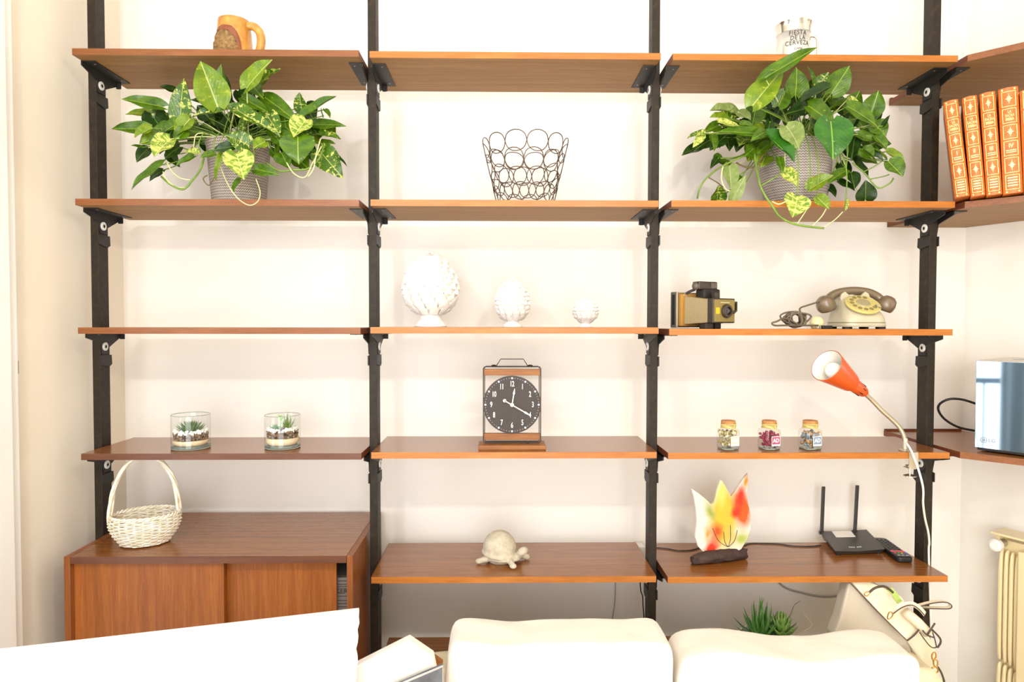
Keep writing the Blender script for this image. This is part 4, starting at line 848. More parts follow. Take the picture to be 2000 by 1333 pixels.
# ================================================================ three small jars
thinglass('jar_glass', (0.97, 0.98, 0.98, 1), 1.5); mat('cork', '#c68e58', 0.85, c2='#a66f3e', ns=160, bump=0.5, bd=0.001); mat('raffia', '#e2cf86', 0.7, c2='#c8b464', ns=80)
mat('label_white', '#f7f2ea', 0.5); mat('petal_red', '#b0304c', 0.6, c2='#7c2036', ns=90); mat('petal_olive', '#c4b070', 0.7, c2='#7d7440', ns=90); mat('petal_grey', '#a9aeb0', 0.6, c2='#68747a', ns=90)
mat('petal_cream', '#e8dcb8', 0.7); mat('label_red', '#b14668', 0.5); mat('label_cream', '#e4dab0', 0.5); mat('label_blue', '#7c8ea4', 0.5); mat('petal_amber', '#c08a48', 0.7)
def rsq(w, z, n=24, e_=0.42): 
    return [(math.copysign(abs(math.cos(2*PI*k/n))**e_, math.cos(2*PI*k/n))*w/2, math.copysign(abs(math.sin(2*PI*k/n))**e_, math.sin(2*PI*k/n))*w/2, z) for k in range(n)]
def jar(px, m1, m2, lm, label, seed, turn):
    t = thing('corked_jar', label, 'jar', px, (0, 0, turn), group='small corked jars with raffia')
    w = 0.052
    g = loft([rsq(w*0.94, 0.0), rsq(w, 0.004), rsq(w, 0.050), rsq(w*0.94, 0.057), rsq(w*0.72, 0.062, e_=0.7), rsq(w*0.68, 0.066, e_=0.95)])
    part(t, 'glass', (g[0], g[1][:-1]), 'jar_glass', smooth=True)
    part(t, 'glass_base', loft([rsq(w*0.9, 0.0012), rsq(w*0.95, 0.004), rsq(w*0.93, 0.006)]), 'glass_base', smooth=True)
    part(t, 'neck', lathe([(0.019, 0.064), (0.019, 0.068), (0.0205, 0.070), (0.0205, 0.074), (0.019, 0.075)], 24, False), 'jar_glass', smooth='all')
    part(t, 'cork', lathe([(0.0165, 0.062), (0.0172, 0.072), (0.0205, 0.0745), (0.0208, 0.082), (0.0195, 0.084)], 28), 'cork', smooth=True)
    rnd = random.Random(seed)
    for nm, m_, n_ in (('petals', m1, 70), ('petals', m2, 34)):
        gs = []
        for _ in range(n_):
            s_ = rnd.uniform(0.004, 0.0072); p = (rnd.uniform(-1, 1)*(w/2-s_-0.001), rnd.uniform(-1, 1)*(w/2-s_-0.001), rnd.uniform(0.011, 0.052))
            gs.append(X(ell(s_, s_*0.9, s_*0.5, 7, 4), p, (rnd.random()*3, rnd.random()*3, rnd.random()*3)))
        part(t, nm, J(*gs), m_, smooth='all', kind='stuff')
    gs = []
    for k in range(6):
        z = 0.063+0.0022*k; gs.append(tube([((0.0205+0.001*math.sin(3*a+k))*math.cos(a), (0.0205+0.001*math.sin(3*a+k))*math.sin(a), z+0.0012*math.sin(a*2+k)) for a in [2*PI*j/20 for j in range(20)]], 0.0012, 5, closed=True))
    gs += [tube([(0.004, -0.021, 0.068), (0.008, -0.026, 0.060), (0.014, -0.028, 0.050)], 0.001, 5, sm=3), tube([(0.004, -0.021, 0.068), (0.000, -0.027, 0.063), (-0.006, -0.028, 0.054)], 0.001, 5, sm=3),
           tube([(0.004, -0.021, 0.068), (0.010, -0.024, 0.078), (0.006, -0.024, 0.083)], 0.001, 5, sm=3), X(ell(0.003, 0.002, 0.003, 8, 6), (0.004, -0.022, 0.067))]
    part(t, 'raffia_tie', J(*gs), 'raffia', smooth='all')
    y = -w/2-0.0004; lb = part(t, 'label', box((-0.010, y-0.0003, 0.013), (0.0185, y, 0.041)), 'label_white')
    part(lb, 'label_field', box((-0.0085, y-0.0006, 0.018), (0.017, y-0.0003, 0.0395)), lm)
    part(lb, 'lettering', X(text_geo('AD', 0.0165, 0.0004, 0.0002, 0.85), (0.0042, y-0.0008, 0.0285)), 'label_white')
jx = (0.6598, 0.0580, 1.0891)
jar((jx[0], 0.058, 1.0839), 'petal_olive', 'petal_cream', 'label_cream', 'small corked jar of pale olive petals, left of the three', 11, 0.30)
jx = (0.7804, 0.0580, 1.0890)
jar((jx[0], 0.058, 1.0839), 'petal_red', 'petal_red', 'label_red', 'small corked jar of dark red petals, middle of the three', 12, 0.22)
jx = (0.9011, 0.0580, 1.0888)
jar((jx[0], 0.058, 1.0839), 'petal_grey', 'petal_amber', 'label_blue', 'small corked jar of grey and amber bits, right of the three', 13, 0.22)
# ================================================================ orange clamp lamp
mat('lamp_orange', '#dc5818', 0.4, coat=0.15); mat('lamp_inner', '#f4efe4', 0.5); mat('bulb_frost', '#f3efe6', 0.3); mat('neck_metal', '#b8ab90', 0.35, 0.7); mat('cord_white', '#f2ece0', 0.45); mat('clamp_metal', '#c9bda6', 0.35, 0.7)
cl = (1.1662, 0.0114, 1.0839)
t = thing('clamp_lamp', 'orange cone shaded clamp lamp with bent metal neck on the shelf beside the right post', 'lamp', (cl[0], 0.012, 1.0839))
mouth = Vector((0.9087, -0.0180, 1.3342)); tail = Vector((1.0549, 0.0450, 1.2482)); axis = (tail-mouth).normalized(); Ls = (tail-mouth).length
qt = axis.to_track_quat('Z', 'Y').to_matrix()
def along(g): return [tuple(mouth+qt @ Vector(v)) for v in g[0]], g[1]
r0 = 0.0465
L1 = Ls*0.62
part(t, 'lamp_shade', along(lathe([(r0, 0.0), (r0+0.0012, 0.001), (0.0285, L1*0.93), (0.026, L1), (0.0205, L1*1.03)], 48, False)), 'lamp_orange', world=True, smooth=True)
part(t, 'shade_lining', along(lathe([(r0-0.0008, 0.0004), (0.0270, L1*0.92), (0.0, L1*0.93)], 48, False)), 'lamp_inner', world=True, smooth=True)
nk = part(t, 'shade_neck', along(lathe([(0.0205, L1*1.02), (0.0205, L1*1.06), (0.0185, Ls*0.80), (0.0150, Ls*0.95), (0.010, Ls), (0.0, Ls)], 32, False)), 'lamp_orange', world=True, smooth=True)
for k in range(8):
    a = 2*PI*k/8; rr = 0.0182
    part(nk, 'vent_slot', along(X(box((-0.0012, -0.0012, 0), (0.0012, 0.0012, Ls*0.17)), (rr*math.cos(a), rr*math.sin(a), L1*1.15), (0, -0.06*math.cos(a), 0))), 'iron_black', world=True)
part(t, 'light_bulb', along(X(ell(0.0225, 0.0225, 0.0235, 24, 14), (0, 0, 0.033))), 'bulb_frost', world=True, smooth='all', label='unlit frosted bulb')
neck = [(1.0531, 0.0500, 1.2492), (1.0760, 0.0500, 1.2297), (1.1038, 0.0450, 1.1988), (1.1313, 0.0400, 1.1726), (1.1512, 0.0350, 1.1495), (1.1605, 0.0300, 1.1264), (1.1625, 0.0280, 1.1119)]
part(t, 'flexible_neck', tube(neck, 0.0062, 14, sm=8, rf=None), 'neck_metal', world=True, smooth='all')
b0 = Vector((1.1640, 0.0280, 1.1149)); zz = 1.0839
part(t, 'socket_post', X(lathe([(0.0072, 0), (0.0072, max(0.02, b0.z-zz-0.002)), (0.006, b0.z-zz+0.003)], 20), (b0.x, 0.028, zz+0.002)), 'clamp_metal', world=True, smooth=True)
part(t, 'clamp_pad', X(lathe([(0.016, 0.0), (0.017, 0.001), (0.017, 0.003), (0.008, 0.005)], 28), (b0.x, 0.028, zz)), 'clamp_metal', world=True, smooth=True)
ca = (1.1568, -0.0060, 1.0844)[0]; cbx = (1.1833, -0.0060, 1.0843)[0]
part(t, 'clamp_bracket', J(box((ca, -0.0032, zz-0.047), (cbx, -0.0008, zz+0.0028)), box((ca, -0.0032, zz+0.0004), (cbx, 0.030, zz+0.0028)), box((ca, -0.0032, zz-0.047), (cbx, 0.024, zz-0.044))), 'clamp_metal', world=True, bevel=0.0006)
sxx = (1.1677, 0.0100, 1.0296)[0]
part(t, 'clamp_screw', X(cyl(0.0035, 0.036, 14), (sxx, 0.010, zz-0.068)), 'chrome', world=True, smooth=True)
part(t, 'screw_plate', X(lathe([(0.009, 0), (0.012, 0.002), (0.012, 0.0035), (0.004, 0.004)], 24), (sxx, 0.010, zz-0.0425+0.0)), 'chrome', world=True, smooth=True)
part(t, 'thumb_disc', X(lathe([(0.003, -0.003), (0.017, 0.0), (0.017, 0.0022), (0.005, 0.006)], 28), (sxx, 0.010, zz-0.070)), 'chrome', world=True, smooth=True)
cord = [(1.1591, 0.0150, 1.1083), (1.1604, 0.0000, 1.0964), (1.1666, -0.0120, 1.0695), (1.1819, -0.0120, 1.0272), (1.2007, 0.0000, 0.9803), (1.2209, 0.0300, 0.9278), (1.2471, 0.0600, 0.8739), (1.2733, 0.0850, 0.8277), (1.2836, 0.0950, 0.7904), (1.2858, 0.1000, 0.7606)]
cord = [Vector(p) for p in cord]; cord.append(Vector((1.290, 0.095, 0.60))); cord.append(Vector((1.31, 0.095, 0.2)))
part(t, 'power_cord', tube(cord, 0.0030, 8, sm=6), 'cord_white', world=True, smooth='all')

# ================================================================ flame shaped table lamp
q = N('flame_glass')
tc = q.n('ShaderNodeTexCoord'); sp = q.n('ShaderNodeSeparateXYZ'); q.l(tc.outputs['Object'], sp.inputs[0])
def blob(prev, cx_, cz_, rx, rz, colr, rot=0.0, soft=0.55):
    rx *= 1.25; rz *= 1.2
    mp = q.n('ShaderNodeMapping'); mp.vector_type = 'TEXTURE'; mp.inputs['Location'].default_value = (cx_, 0, cz_); mp.inputs['Rotation'].default_value = (0, rot, 0); mp.inputs['Scale'].default_value = (rx, 1000, rz)
    nz = q.n('ShaderNodeTexNoise'); nz.inputs['Scale'].default_value = 28; q.l(tc.outputs['Object'], nz.inputs['Vector'])
    sb = q.n('ShaderNodeVectorMath', operation='SUBTRACT'); sb.inputs[1].default_value = (0.5, 0.5, 0.5); q.l(nz.outputs[1], sb.inputs[0])
    sc_ = q.n('ShaderNodeVectorMath', operation='SCALE'); sc_.inputs['Scale'].default_value = 0.022; q.l(sb.outputs[0], sc_.inputs[0])
    ad = q.n('ShaderNodeVectorMath', operation='ADD'); q.l(tc.outputs['Object'], ad.inputs[0]); q.l(sc_.outputs[0], ad.inputs[1]); q.l(ad.outputs[0], mp.inputs[0])
    ln = q.n('ShaderNodeVectorMath', operation='LENGTH'); q.l(mp.outputs[0], ln.inputs[0])
    fac = q.ramp(ln.outputs['Value'], [(soft, (1, 1, 1, 1)), (1.0, (0, 0, 0, 1))])
    mx = q.n('ShaderNodeMix'); mx.data_type = 'RGBA'; q.l(fac, mx.inputs[0])
    if isinstance(prev, str): mx.inputs[6].default_value = lin(prev)
    else: q.l(prev, mx.inputs[6])
    mx.inputs[7].default_value = lin(colr); return mx.outputs[2]
c = '#e0d6c6'
for a in ((0.014, 0.135, 0.046, 0.105, '#dfae30', 0.05, 0.5), (-0.030, 0.155, 0.018, 0.050, '#8f9c3c', -0.35, 0.1), (0.070, 0.068, 0.032, 0.027, '#a3b04c', -0.3, 0.2), (0.005, 0.212, 0.015, 0.050, '#dccb62', 0.0, 0.2),
          (-0.040, 0.087, 0.012, 0.034, '#dd8c1c', 0, 0.1), (-0.009, 0.094, 0.026, 0.028, '#dc480f', 0, 0.2), (-0.027, 0.044, 0.021, 0.040, '#cc2a0a', 0.55, 0.3), (0.071, 0.160, 0.030, 0.062, '#dd5210', -0.15, 0.5),
          (0.067, 0.195, 0.014, 0.045, '#c92608', 0.12, 0.3), (0.050, 0.150, 0.018, 0.020, '#c8280a', 0, 0.2), (0.030, 0.088, 0.020, 0.036, '#bfae4a', 0, 0.1), (0.086, 0.244, 0.009, 0.026, '#d98418', 0.1, 0.2)):
    c = blob(c, a[0], a[1], a[2], a[3], a[4], a[5], a[6])
q.l(c, q.b.inputs['Base Color']); q.set(Roughness=0.22); q.b.inputs['Coat Weight'].default_value = 0.4
em = q.b.inputs['Emission Color']; q.l(c, em); q.b.inputs['Emission Strength'].default_value = 0.06
mat('driftwood', '#4c352c', 0.75, c2='#2f211c', ns=50, bump=0.8, bd=0.003); mat('thin_stem', '#3c3024', 0.6)
fl = (0.6559, 0.1185, 0.7283)
t = thing('flame_lamp', 'glowing flame shaped glass lamp in orange and yellow on a dark driftwood base', 'lamp', (fl[0], fl[1], 0.7283), (0, 0, math.radians(8)))
fpx = [(1344,943),(1358,952),(1374,965),(1386,976),(1392,972),(1397,950),(1404,928),(1408,930),(1417,944),(1427,962),(1436,952),(1449,932),(1462,917),(1463,935),(1461,958),(1464,980),(1469,1000),(1470,1025),(1463,1048),(1450,1068),(1430,1078),(1405,1084),(1388,1082),(1372,1072),(1359,1058),(1353,1040),(1356,1010),(1354,985),(1350,962)]
sc_m = (1.861+fl[1])/1292.4
poly = [((x-1404)*sc_m, (1092-y)*sc_m*1.0) for x, y in fpx]
ps = [Vector((x, 0, z)) for x, z in poly]
V0 = prism([(p.x, p.z) for p in ps], -0.005, 0.005)
part(t, 'flame_panel', V0, 'flame_glass', bevel=0.0018)
for pts in ([(-0.024, 0.106), (-0.004, 0.066), (0.026, 0.046)], [(0.012, 0.092), (0.016, 0.062), (0.026, 0.046)], [(0.033, 0.112), (0.034, 0.07), (0.027, 0.046)], [(0.056, 0.096), (0.047, 0.064), (0.028, 0.046)]):
    part(t, 'dark_stem', tube([(x, -0.0056, z) for x, z in pts], 0.0009, 6, sm=5), 'thin_stem', smooth='all')
secs = []
for i in range(13):
    s_ = i/12; x = -0.092+0.186*s_; w_ = 0.050*math.sin(PI*min(0.97, max(0.04, s_)))**0.35; h_ = 0.033*(0.75+0.4*math.sin(PI*s_)) + 0.008*s_
    yo = -0.012+0.024*s_; r_ = []
    for k in range(12):
        a = 2*PI*k/12; ww = w_*(1+0.12*math.sin(k*2.7+i)); hh = 1+0.12*math.sin(i*1.7+k*3)
        r_.append((x+0.004*math.sin(k*2), yo+ww/2*math.cos(a), max(0, h_/2+h_/2*math.sin(a)*hh)))
    secs.append(r_)
part(t, 'driftwood_base', loft(secs), 'driftwood', smooth=True)
mat('cable_black', '#201c1a', 0.5)
zc_ = 0.7283+0.002
def cabl(pts, r, m_, label, nm='power_cable', grp=None):
    P = [Vector(p) for p in pts]; return solo(nm, tube(P, r, 7, sm=6), m_, label, 'cable', loc=P[0], smooth='all', group=grp)
def on5(L): return [Vector(p) for p in L]
cabl([Vector((0.4716, 0.2424, 0.7305)), Vector((0.5219, 0.2322, 0.7305)), Vector((0.5579, 0.2127, 0.7305)), Vector((0.5999, 0.2170, 0.7305)), Vector((0.6364, 0.2407, 0.7305))], 0.0018, 'cable_black', 'thin black cable lying on the shelf to the left of the flame lamp')
cabl([Vector((0.7719, 0.2490, 0.7305)), Vector((0.8129, 0.2785, 0.7305)), Vector((0.8566, 0.2780, 0.7305)), Vector((0.9016, 0.2725, 0.7305)), Vector((0.9398, 0.2522, 0.7305)), Vector((0.9907, 0.2468, 0.7305)), Vector((1.0336, 0.2562, 0.7305))], 0.0018, 'cable_black', 'thin black cable running along the shelf from the flame lamp to the router')
# ================================================================ router and remote control
mat('router_black', '#33302e', 0.42, c2='#3b3836', ns=200); mat('led_white', '#dfe6ea', 0.4); mat('key_pink', '#e4556a', 0.5)
for nm, c_ in (('key_red', '#d8502e'), ('key_green', '#3fae5c'), ('key_yellow', '#e8c93a'), ('key_blue', '#3c6fd0'), ('key_grey', '#8f9094')): mat(nm, c_, 0.45)
A = Vector((1.0289, 0.1541, 0.7283)); B = Vector((1.1950, 0.1704, 0.7283)); Cc = Vector((1.0654, 0.3290, 0.7283)); Dd = Vector((1.2310, 0.3433, 0.7283))
t = thing('wifi_router', 'flat black router with two upright antennas and a white sticker', 'router', ((A.x+Dd.x)/2, (A.y+Dd.y)/2, 0.7283))
def bil(u, v): 
    p = (A*(1-u)+B*u)*(1-v)+(Cc*(1-u)+Dd*u)*v; return p
V, F = [], []; n = 10
for i in range(n+1):
    for j in range(n+1):
        u, v_ = i/n, j/n; p = bil(u, v_); e_ = abs(u-0.5)*2; V.append((p.x, p.y-0.008*(1-v_)*(1-e_*e_)*(-1), p.z+0.0165+0.010*v_-0.004*(1-e_)+0.003*e_**3*(1-v_)))
for i in range(n+1):
    for j in range(n+1):
        u, v_ = i/n, j/n; p = bil(0.06+0.88*u, 0.08+0.86*v_); V.append((p.x, p.y, p.z+0.003))
m_ = n+1; o2 = m_*m_
for i in range(n):
    for j in range(n):
        a = i*m_+j; F.append((a, a+1, a+m_+1, a+m_)); F.append((o2+a, o2+a+m_, o2+a+m_+1, o2+a+1))
rim = [(i, 0) for i in range(n)]+[(n, j) for j in range(n)]+[(i, n) for i in range(n, 0, -1)]+[(0, j) for j in range(n, 0, -1)]
for k in range(len(rim)):
    a = rim[k][0]*m_+rim[k][1]; b = rim[(k+1) % len(rim)]; b = b[0]*m_+b[1]; F.append((a, b, o2+b, o2+a))
part(t, 'casing', (V, F), 'router_black', world=True, smooth=True)
for (u, v_) in ((0.1, 0.1), (0.9, 0.1), (0.1, 0.9), (0.9, 0.9)):
    p = bil(u, v_); part(t, 'foot', X(cyl(0.006, 0.004, 12), (p.x, p.y, 0.7283)), 'iron_black', world=True)
for u, tx_ in ((0.03, 1604), (0.74, 1671)):
    p = bil(u, 0.97); yb = p.y; b_ = Vector((p.x, yb, 0.7283+0.022)); top = Vector((1.0057, 0.2000, 0.9061)) if u < 0.5 else Vector((1.1155, 0.2000, 0.9075)); top = Vector((b_.x+(0.004 if u < 0.5 else 0.006), b_.y, top.z))
    part(t, 'antenna', ribbon([b_, b_.lerp(top, 0.5), b_.lerp(top, 0.95), top], 0.0105, 0.007, (1, 0, 0)), 'router_black', world=True, bevel=0.0015)
    part(t, 'antenna_hinge', X(cyl(0.006, 0.014, 14), (b_.x-0.007, b_.y, b_.z), (0, PI/2, 0)), 'router_black', world=True, smooth=True)
def onr(u, v_, dz=0.0006):
    p = bil(u, v_); e_ = abs(u-0.5)*2; return Vector((p.x, p.y+0.008*(1-v_)*(1-e_*e_), p.z+0.0165+0.010*v_-0.004*(1-e_)+0.003*e_**3*(1-v_)+dz))
def quadpatch(par, nm, u0, u1, v0, v1, m_, th=0.0006):
    q4 = [onr(u0, v0), onr(u1, v0), onr(u1, v1), onr(u0, v1)]; lo = [p-Vector((0, 0, th)) for p in q4]
    return part(par, nm, ([tuple(p) for p in lo+q4], [(0, 3, 2, 1), (4, 5, 6, 7), (0, 1, 5, 4), (1, 2, 6, 5), (2, 3, 7, 6), (3, 0, 4, 7)]), m_, world=True)
st = quadpatch(t, 'sticker', 0.25, 0.66, 0.68, 0.985, 'label_white', 0.0012)
for vv in (0.75, 0.82, 0.89, 0.95):
    for k in range(4): quadpatch(st, 'printed_line', 0.29+0.085*k, 0.35+0.085*k, vv, vv+0.018, 'board_line', -0.0003)
for k, du in enumerate((0, 1, 2, 3, 5, 6, 7)): quadpatch(t, 'status_light', 0.36+0.033*du, 0.378+0.033*du, 0.17, 0.21, 'led_white')
ra = Vector((1.2160, 0.0996, 0.7283)); rb = Vector((1.2395, 0.2908, 0.7283)); rd = (rb-ra); Lr = rd.length; ang = math.atan2(rd.y, rd.x)-PI/2
t = thing('remote_control', 'black remote control with coloured keys lying beside the router', 'remote', ra, (0, 0, ang))
part(t, 'body', X(rbox(0.046, Lr, 0.018, 0.22, 10), (0, Lr/2, 0.0092)), 'black_plastic', smooth='all')
def key(x, y, w_, l_, m_): part(t, 'button', X(rbox(w_, l_, 0.003, 0.4, 3), (x, y, 0.0185)), m_, smooth='all')
for k, m_ in enumerate(('key_red', 'key_green', 'key_yellow', 'key_blue')): key(-0.0145+0.0097*k, Lr*0.185, 0.007, 0.004, m_)
for k in range(3): key(-0.012+0.012*k, Lr*0.09, 0.009, 0.004, 'key_grey')
part(t, 'pink_band', box((-0.020, Lr*0.25, 0.0165), (0.020, Lr*0.31, 0.0188)), 'key_pink')
for r_ in range(7):
    for k in range(3): key(-0.012+0.012*k, Lr*(0.38+0.08*r_), 0.008, 0.0055, 'router_black')

# ================================================================ stone turtle
q = N('stone'); v = q.coord(); f = q.noise(v, 55, 5, 0.7); g = q.noise(v, 14, 3); q.l(q.ramp(f, [(0.25, '#a99d86'), (0.5, '#bfb39c'), (0.75, '#d2c8b2')]), q.b.inputs['Base Color']); q.set(Roughness=0.9); q.bump(f, 0.6, 0.0025)
tp = (0.0006, 0.1180, 0.7310)
t = thing('stone_turtle', 'small rough stone turtle figurine with its head turned to the right', 'figurine', (tp[0], tp[1], 0.7310), (0, 0, math.radians(-14)))
sh = part(t, 'shell', J(X(ell(0.051, 0.047, 0.053, 28, 16), (-0.010, 0, 0.042), (0, math.radians(-4), 0)), X(ell(0.056, 0.052, 0.017, 28, 10), (-0.010, 0, 0.026), (0, math.radians(7), 0))), 'stone', smooth='all'); remesh(sh, 0.0022)
bd_ = [X(ell(0.060, 0.048, 0.014, 20, 10), (0, 0, 0.018))]
for (lx, ly, ex, ey) in ((0.026, -0.026, 0.044, -0.052), (-0.030, -0.024, -0.064, -0.036), (0.032, 0.028, 0.066, 0.034), (-0.030, 0.026, -0.060, 0.044)):
    bd_.append(tube([(lx, ly, 0.018), ((lx+ex)/2, (ly+ey)/2, 0.014), (ex, ey, 0.0092)], 0.0098, 10, sm=4, rf=lambda s_: 1.1-0.25*s_)); bd_.append(X(ell(0.0115, 0.009, 0.0085, 12, 8), (ex, ey, 0.0092)))
bd_.append(tube([(0.040, -0.004, 0.022), (0.054, -0.012, 0.030), (0.063, -0.018, 0.040)], 0.0115, 12, sm=4)); bd_.append(X(ell(0.018, 0.012, 0.0125, 16, 10), (0.066, -0.021, 0.044), (0, math.radians(-35), 0)))
b_ = part(t, 'body', J(*bd_), 'stone', smooth='all'); remesh(b_, 0.0022)
hk = (0.4396, 0.2316, 0.7310)

# ================================================================ wicker basket
q = N('wicker'); v = q.coord(); f = q.noise(v, 60, 4, 0.6); q.l(q.ramp(f, [(0.3, '#e0cba6'), (0.5, '#f2e8d2'), (0.7, '#faf5e8')]), q.b.inputs['Base Color']); q.set(Roughness=0.5)
bz = 0.8159
bk = (-1.0297, 0.0340, 0.8159)
t = thing('wicker_basket', 'small cream wicker basket with a tall arched handle standing on the cabinet', 'basket', (bk[0], bk[1]+0.012, bz), (0, 0, math.radians(24)))
ea, eb = 0.088, 0.070; hz = 0.080
def bsh(s_): return 0.70+0.34*math.sin(PI/2*min(1, s_*1.25))**1.1-0.04*max(0, s_-0.8)*5
ns = 26; gs = []
for k in range(ns):
    a = 2*PI*(k+0.5)/ns; P = [(ea*bsh(s_)*math.cos(a), eb*bsh(s_)*math.sin(a), 0.004+hz*s_) for s_ in [i/6 for i in range(7)]]
    part(t, 'stake', tube(P, 0.0017, 6), 'wicker', smooth='all')
nr = 17
for r_ in range(nr):
    s_ = (r_+0.4)/nr; P = []
    m2 = ns*4
    for k in range(m2):
        a = 2*PI*k/m2; wv = math.cos(ns*a/2+PI*(r_ % 2))*0.0026; rr = bsh(s_)
        P.append(((ea*rr+wv)*math.cos(a), (eb*rr+wv)*math.sin(a), 0.004+hz*s_+0.0006*math.sin(7*a+r_)))
    part(t, 'woven_strand', tube(P, 0.00215, 6, closed=True), 'wicker', smooth='all')
for off_ in (0, PI):
    P = [((ea*1.0+0.003*math.cos(18*a+off_))*math.cos(a), (eb*1.0+0.003*math.cos(18*a+off_))*math.sin(a), hz+0.006+0.003*math.sin(18*a+off_)) for a in [2*PI*k/144 for k in range(144)]]
    part(t, 'rim_braid', tube(P, 0.0028, 7, closed=True), 'wicker', smooth='all')
part(t, 'woven_bottom', lathe([(0.0, 0.002), (0.9, 0.002), (1.0, 0.004), (1.0, 0.006), (0.0, 0.006)], 40, False, ea*0.72, eb*0.72), 'wicker')
for j in range(3):
    P = []
    for k in range(41):
        a = PI*k/40; tw = 2*PI*2.2*k/40+2*PI*j/3; rr = 0.0042*(1-0.35*math.sin(a))+0.006*max(0, abs(math.cos(a))-0.85)*4
        P.append((-(ea*0.99)*math.cos(a)*(1+0.02*math.sin(a))+rr*math.cos(tw)*abs(math.sin(a))+0.5*rr*math.sin(tw), rr*math.sin(tw)-0.0, 0.070+0.183*math.sin(a)**0.92+rr*math.cos(tw)*0.6))
    part(t, 'handle_strand', tube(P, 0.0044, 8), 'wicker', smooth='all')

# ================================================================ lowest right shelf: succulent pot, twigs
sz = 0.4180
sp_ = ((0.8045, 0.1200, 0.4877)[0], 0.12, sz)
mat('pot_white', '#efeae2', 0.4); mat('aloe', '#3d7a34', 0.4, c2='#6d9a48', ns=40); mat('rosette', '#5f8f38', 0.4, c2='#91ad58', ns=40); mat('straw', '#cdb98c', 0.6)
t = thing('succulent_pot', 'pointed and rosette succulents in a white pot between the sofa cushions and the wall', 'plant', sp_)
H_ = (0.8044, 0.1200, 0.4988)[2]-sz
part(t, 'pot', lathe([(0.058, 0), (0.062, 0.004), (0.078, H_*0.95), (0.080, H_), (0.075, H_), (0.072, H_-0.012)], 40), 'pot_white', smooth=True)
part(t, 'soil', X(cyl(0.070, 0.004, 24), (0, 0, H_-0.014)), 'soil')
for ring, (n_, el, L) in enumerate(((10, 0.25, 0.098), (9, 0.7, 0.104), (8, 1.05, 0.118), (6, 1.35, 0.132))):
    blades(t, [(2*PI*(k+0.37*ring)/n_, el, L, 0.020, (-0.016, 0, H_-0.012), 0.28, 0.5) for k in range(n_)], 'aloe')
for ring, (n_, el, L) in enumerate(((10, 0.35, 0.062), (9, 0.7, 0.058), (7, 1.0, 0.052), (5, 1.3, 0.042))):
    blades(t, [(2*PI*(k+0.37*ring)/n_, el, L, 0.026, (0.042, -0.01, H_+0.008+0.010*ring), 0.35, 0.45) for k in range(n_)], 'rosette')
part(t, 'rosette_stem', tube([(0.042, -0.01, H_-0.02), (0.042, -0.01, H_+0.03)], 0.006, 8), 'aloe')
part(t, 'dry_stalk', tube([(0.055, 0, H_-0.01), (0.8834, 0.1200, 0.5820), (0.8957, 0.1200, 0.6009), (0.9067, 0.1200, 0.6056)][1:] if False else [Vector((0.05, 0, H_-0.01)), Vector((0.8834, 0.1200, 0.5820))-Vector(sp_), Vector((0.8958, 0.1200, 0.5993))-Vector(sp_), Vector((0.9067, 0.1200, 0.6056))-Vector(sp_)], 0.0009, 5, sm=4), 'stem_brown')
part(t, 'dry_stalk', tube([Vector((0.06, 0, H_-0.01)), Vector((0.9327, 0.1000, 0.5358))-Vector(sp_), Vector((0.9184, 0.1000, 0.5625))-Vector(sp_), Vector((0.9088, 0.1000, 0.5813))-Vector(sp_)], 0.0009, 5, sm=4), 'straw')

# ================================================================ cables against the wall
mat('cable_grey', '#a9a59c', 0.5); mat('cable_white', '#e4e0d8', 0.5)
cabl([(0.3868, 0.3720, 0.6689), (0.3857, 0.3720, 0.5453), (0.3825, 0.3720, 0.4834), (0.3758, 0.3720, 0.4303), (0.3713, 0.3720, 0.2794)], 0.0020, 'cable_grey', 'thin grey cable hanging on the wall below the turtle shelf')
cabl([(0.4588, 0.3300, 0.6487), (0.4628, 0.3300, 0.5620), (0.4699, 0.3300, 0.5359), (0.4718, 0.3300, 0.5011), (0.4756, 0.3300, 0.4489), (0.4766, 0.3300, 0.3007)], 0.0020, 'cable_black', 'thin black cable hanging just left of the right centre post')
cabl([(0.9085, 0.3700, 0.6147), (0.9621, 0.3700, 0.5507), (1.0331, 0.3700, 0.5255), (1.1040, 0.3700, 0.5128), (1.1747, 0.3700, 0.5178), (1.2631, 0.3700, 0.5280)], 0.0034, 'cable_grey', 'thick grey cable sagging along the wall left of the handbag')
t = thing('wall_adapter', 'small white adapter plug on the wall behind the turtle shelf, at the right centre post', 'adapter', ((0.4648, 0.3600, 0.6904)[0], 0.36, (0.4648, 0.3600, 0.6904)[2]))
part(t, 'housing', box((-0.013, -0.032, -0.030), (0.012, 0.0195, 0.012)), 'white_plastic', bevel=0.004)
part(t, 'plug_face', box((-0.016, 0.012, -0.034), (0.015, 0.0195, 0.016)), 'cable_white', bevel=0.002)
# ================================================================ row of bound volumes on the middle corner shelf
q = N('leather_rust'); v = q.coord(); f = q.noise(v, 120, 4, 0.6); q.l(q.ramp(f, [(0.3, '#b85a1c'), (0.7, '#d8752c')]), q.b.inputs['Base Color']); q.set(Roughness=0.42); q.bump(f, 0.25, 0.0008)
mat('gilt', '#f6dc8e', 0.35, 0.15); mat('page_cream', '#e4d8bc', 0.8)
bw = [0.0400, 0.0370, 0.0390, 0.0430, 0.042]
zb = 1.797; zb_ = zb+0.0002
p0 = Vector((1.2610, -0.0206, 1.7970)); p1 = Vector((1.3845, -0.1038, 1.7970)); dv = (p1-p0); dv.z = 0; dv.normalize(); yaw_ = math.atan2(dv.y, dv.x)
edges = [1864, 1895, 1925.5, 1960, 2001, 2036]; num = ['I', 'II', 'III', 'IV', 'V']; ord_ = ['first', 'second', 'third', 'fourth', 'fifth']
sub = ['', 'IL NUOVO', 'IL SANTO', 'LA LEGGE', '']
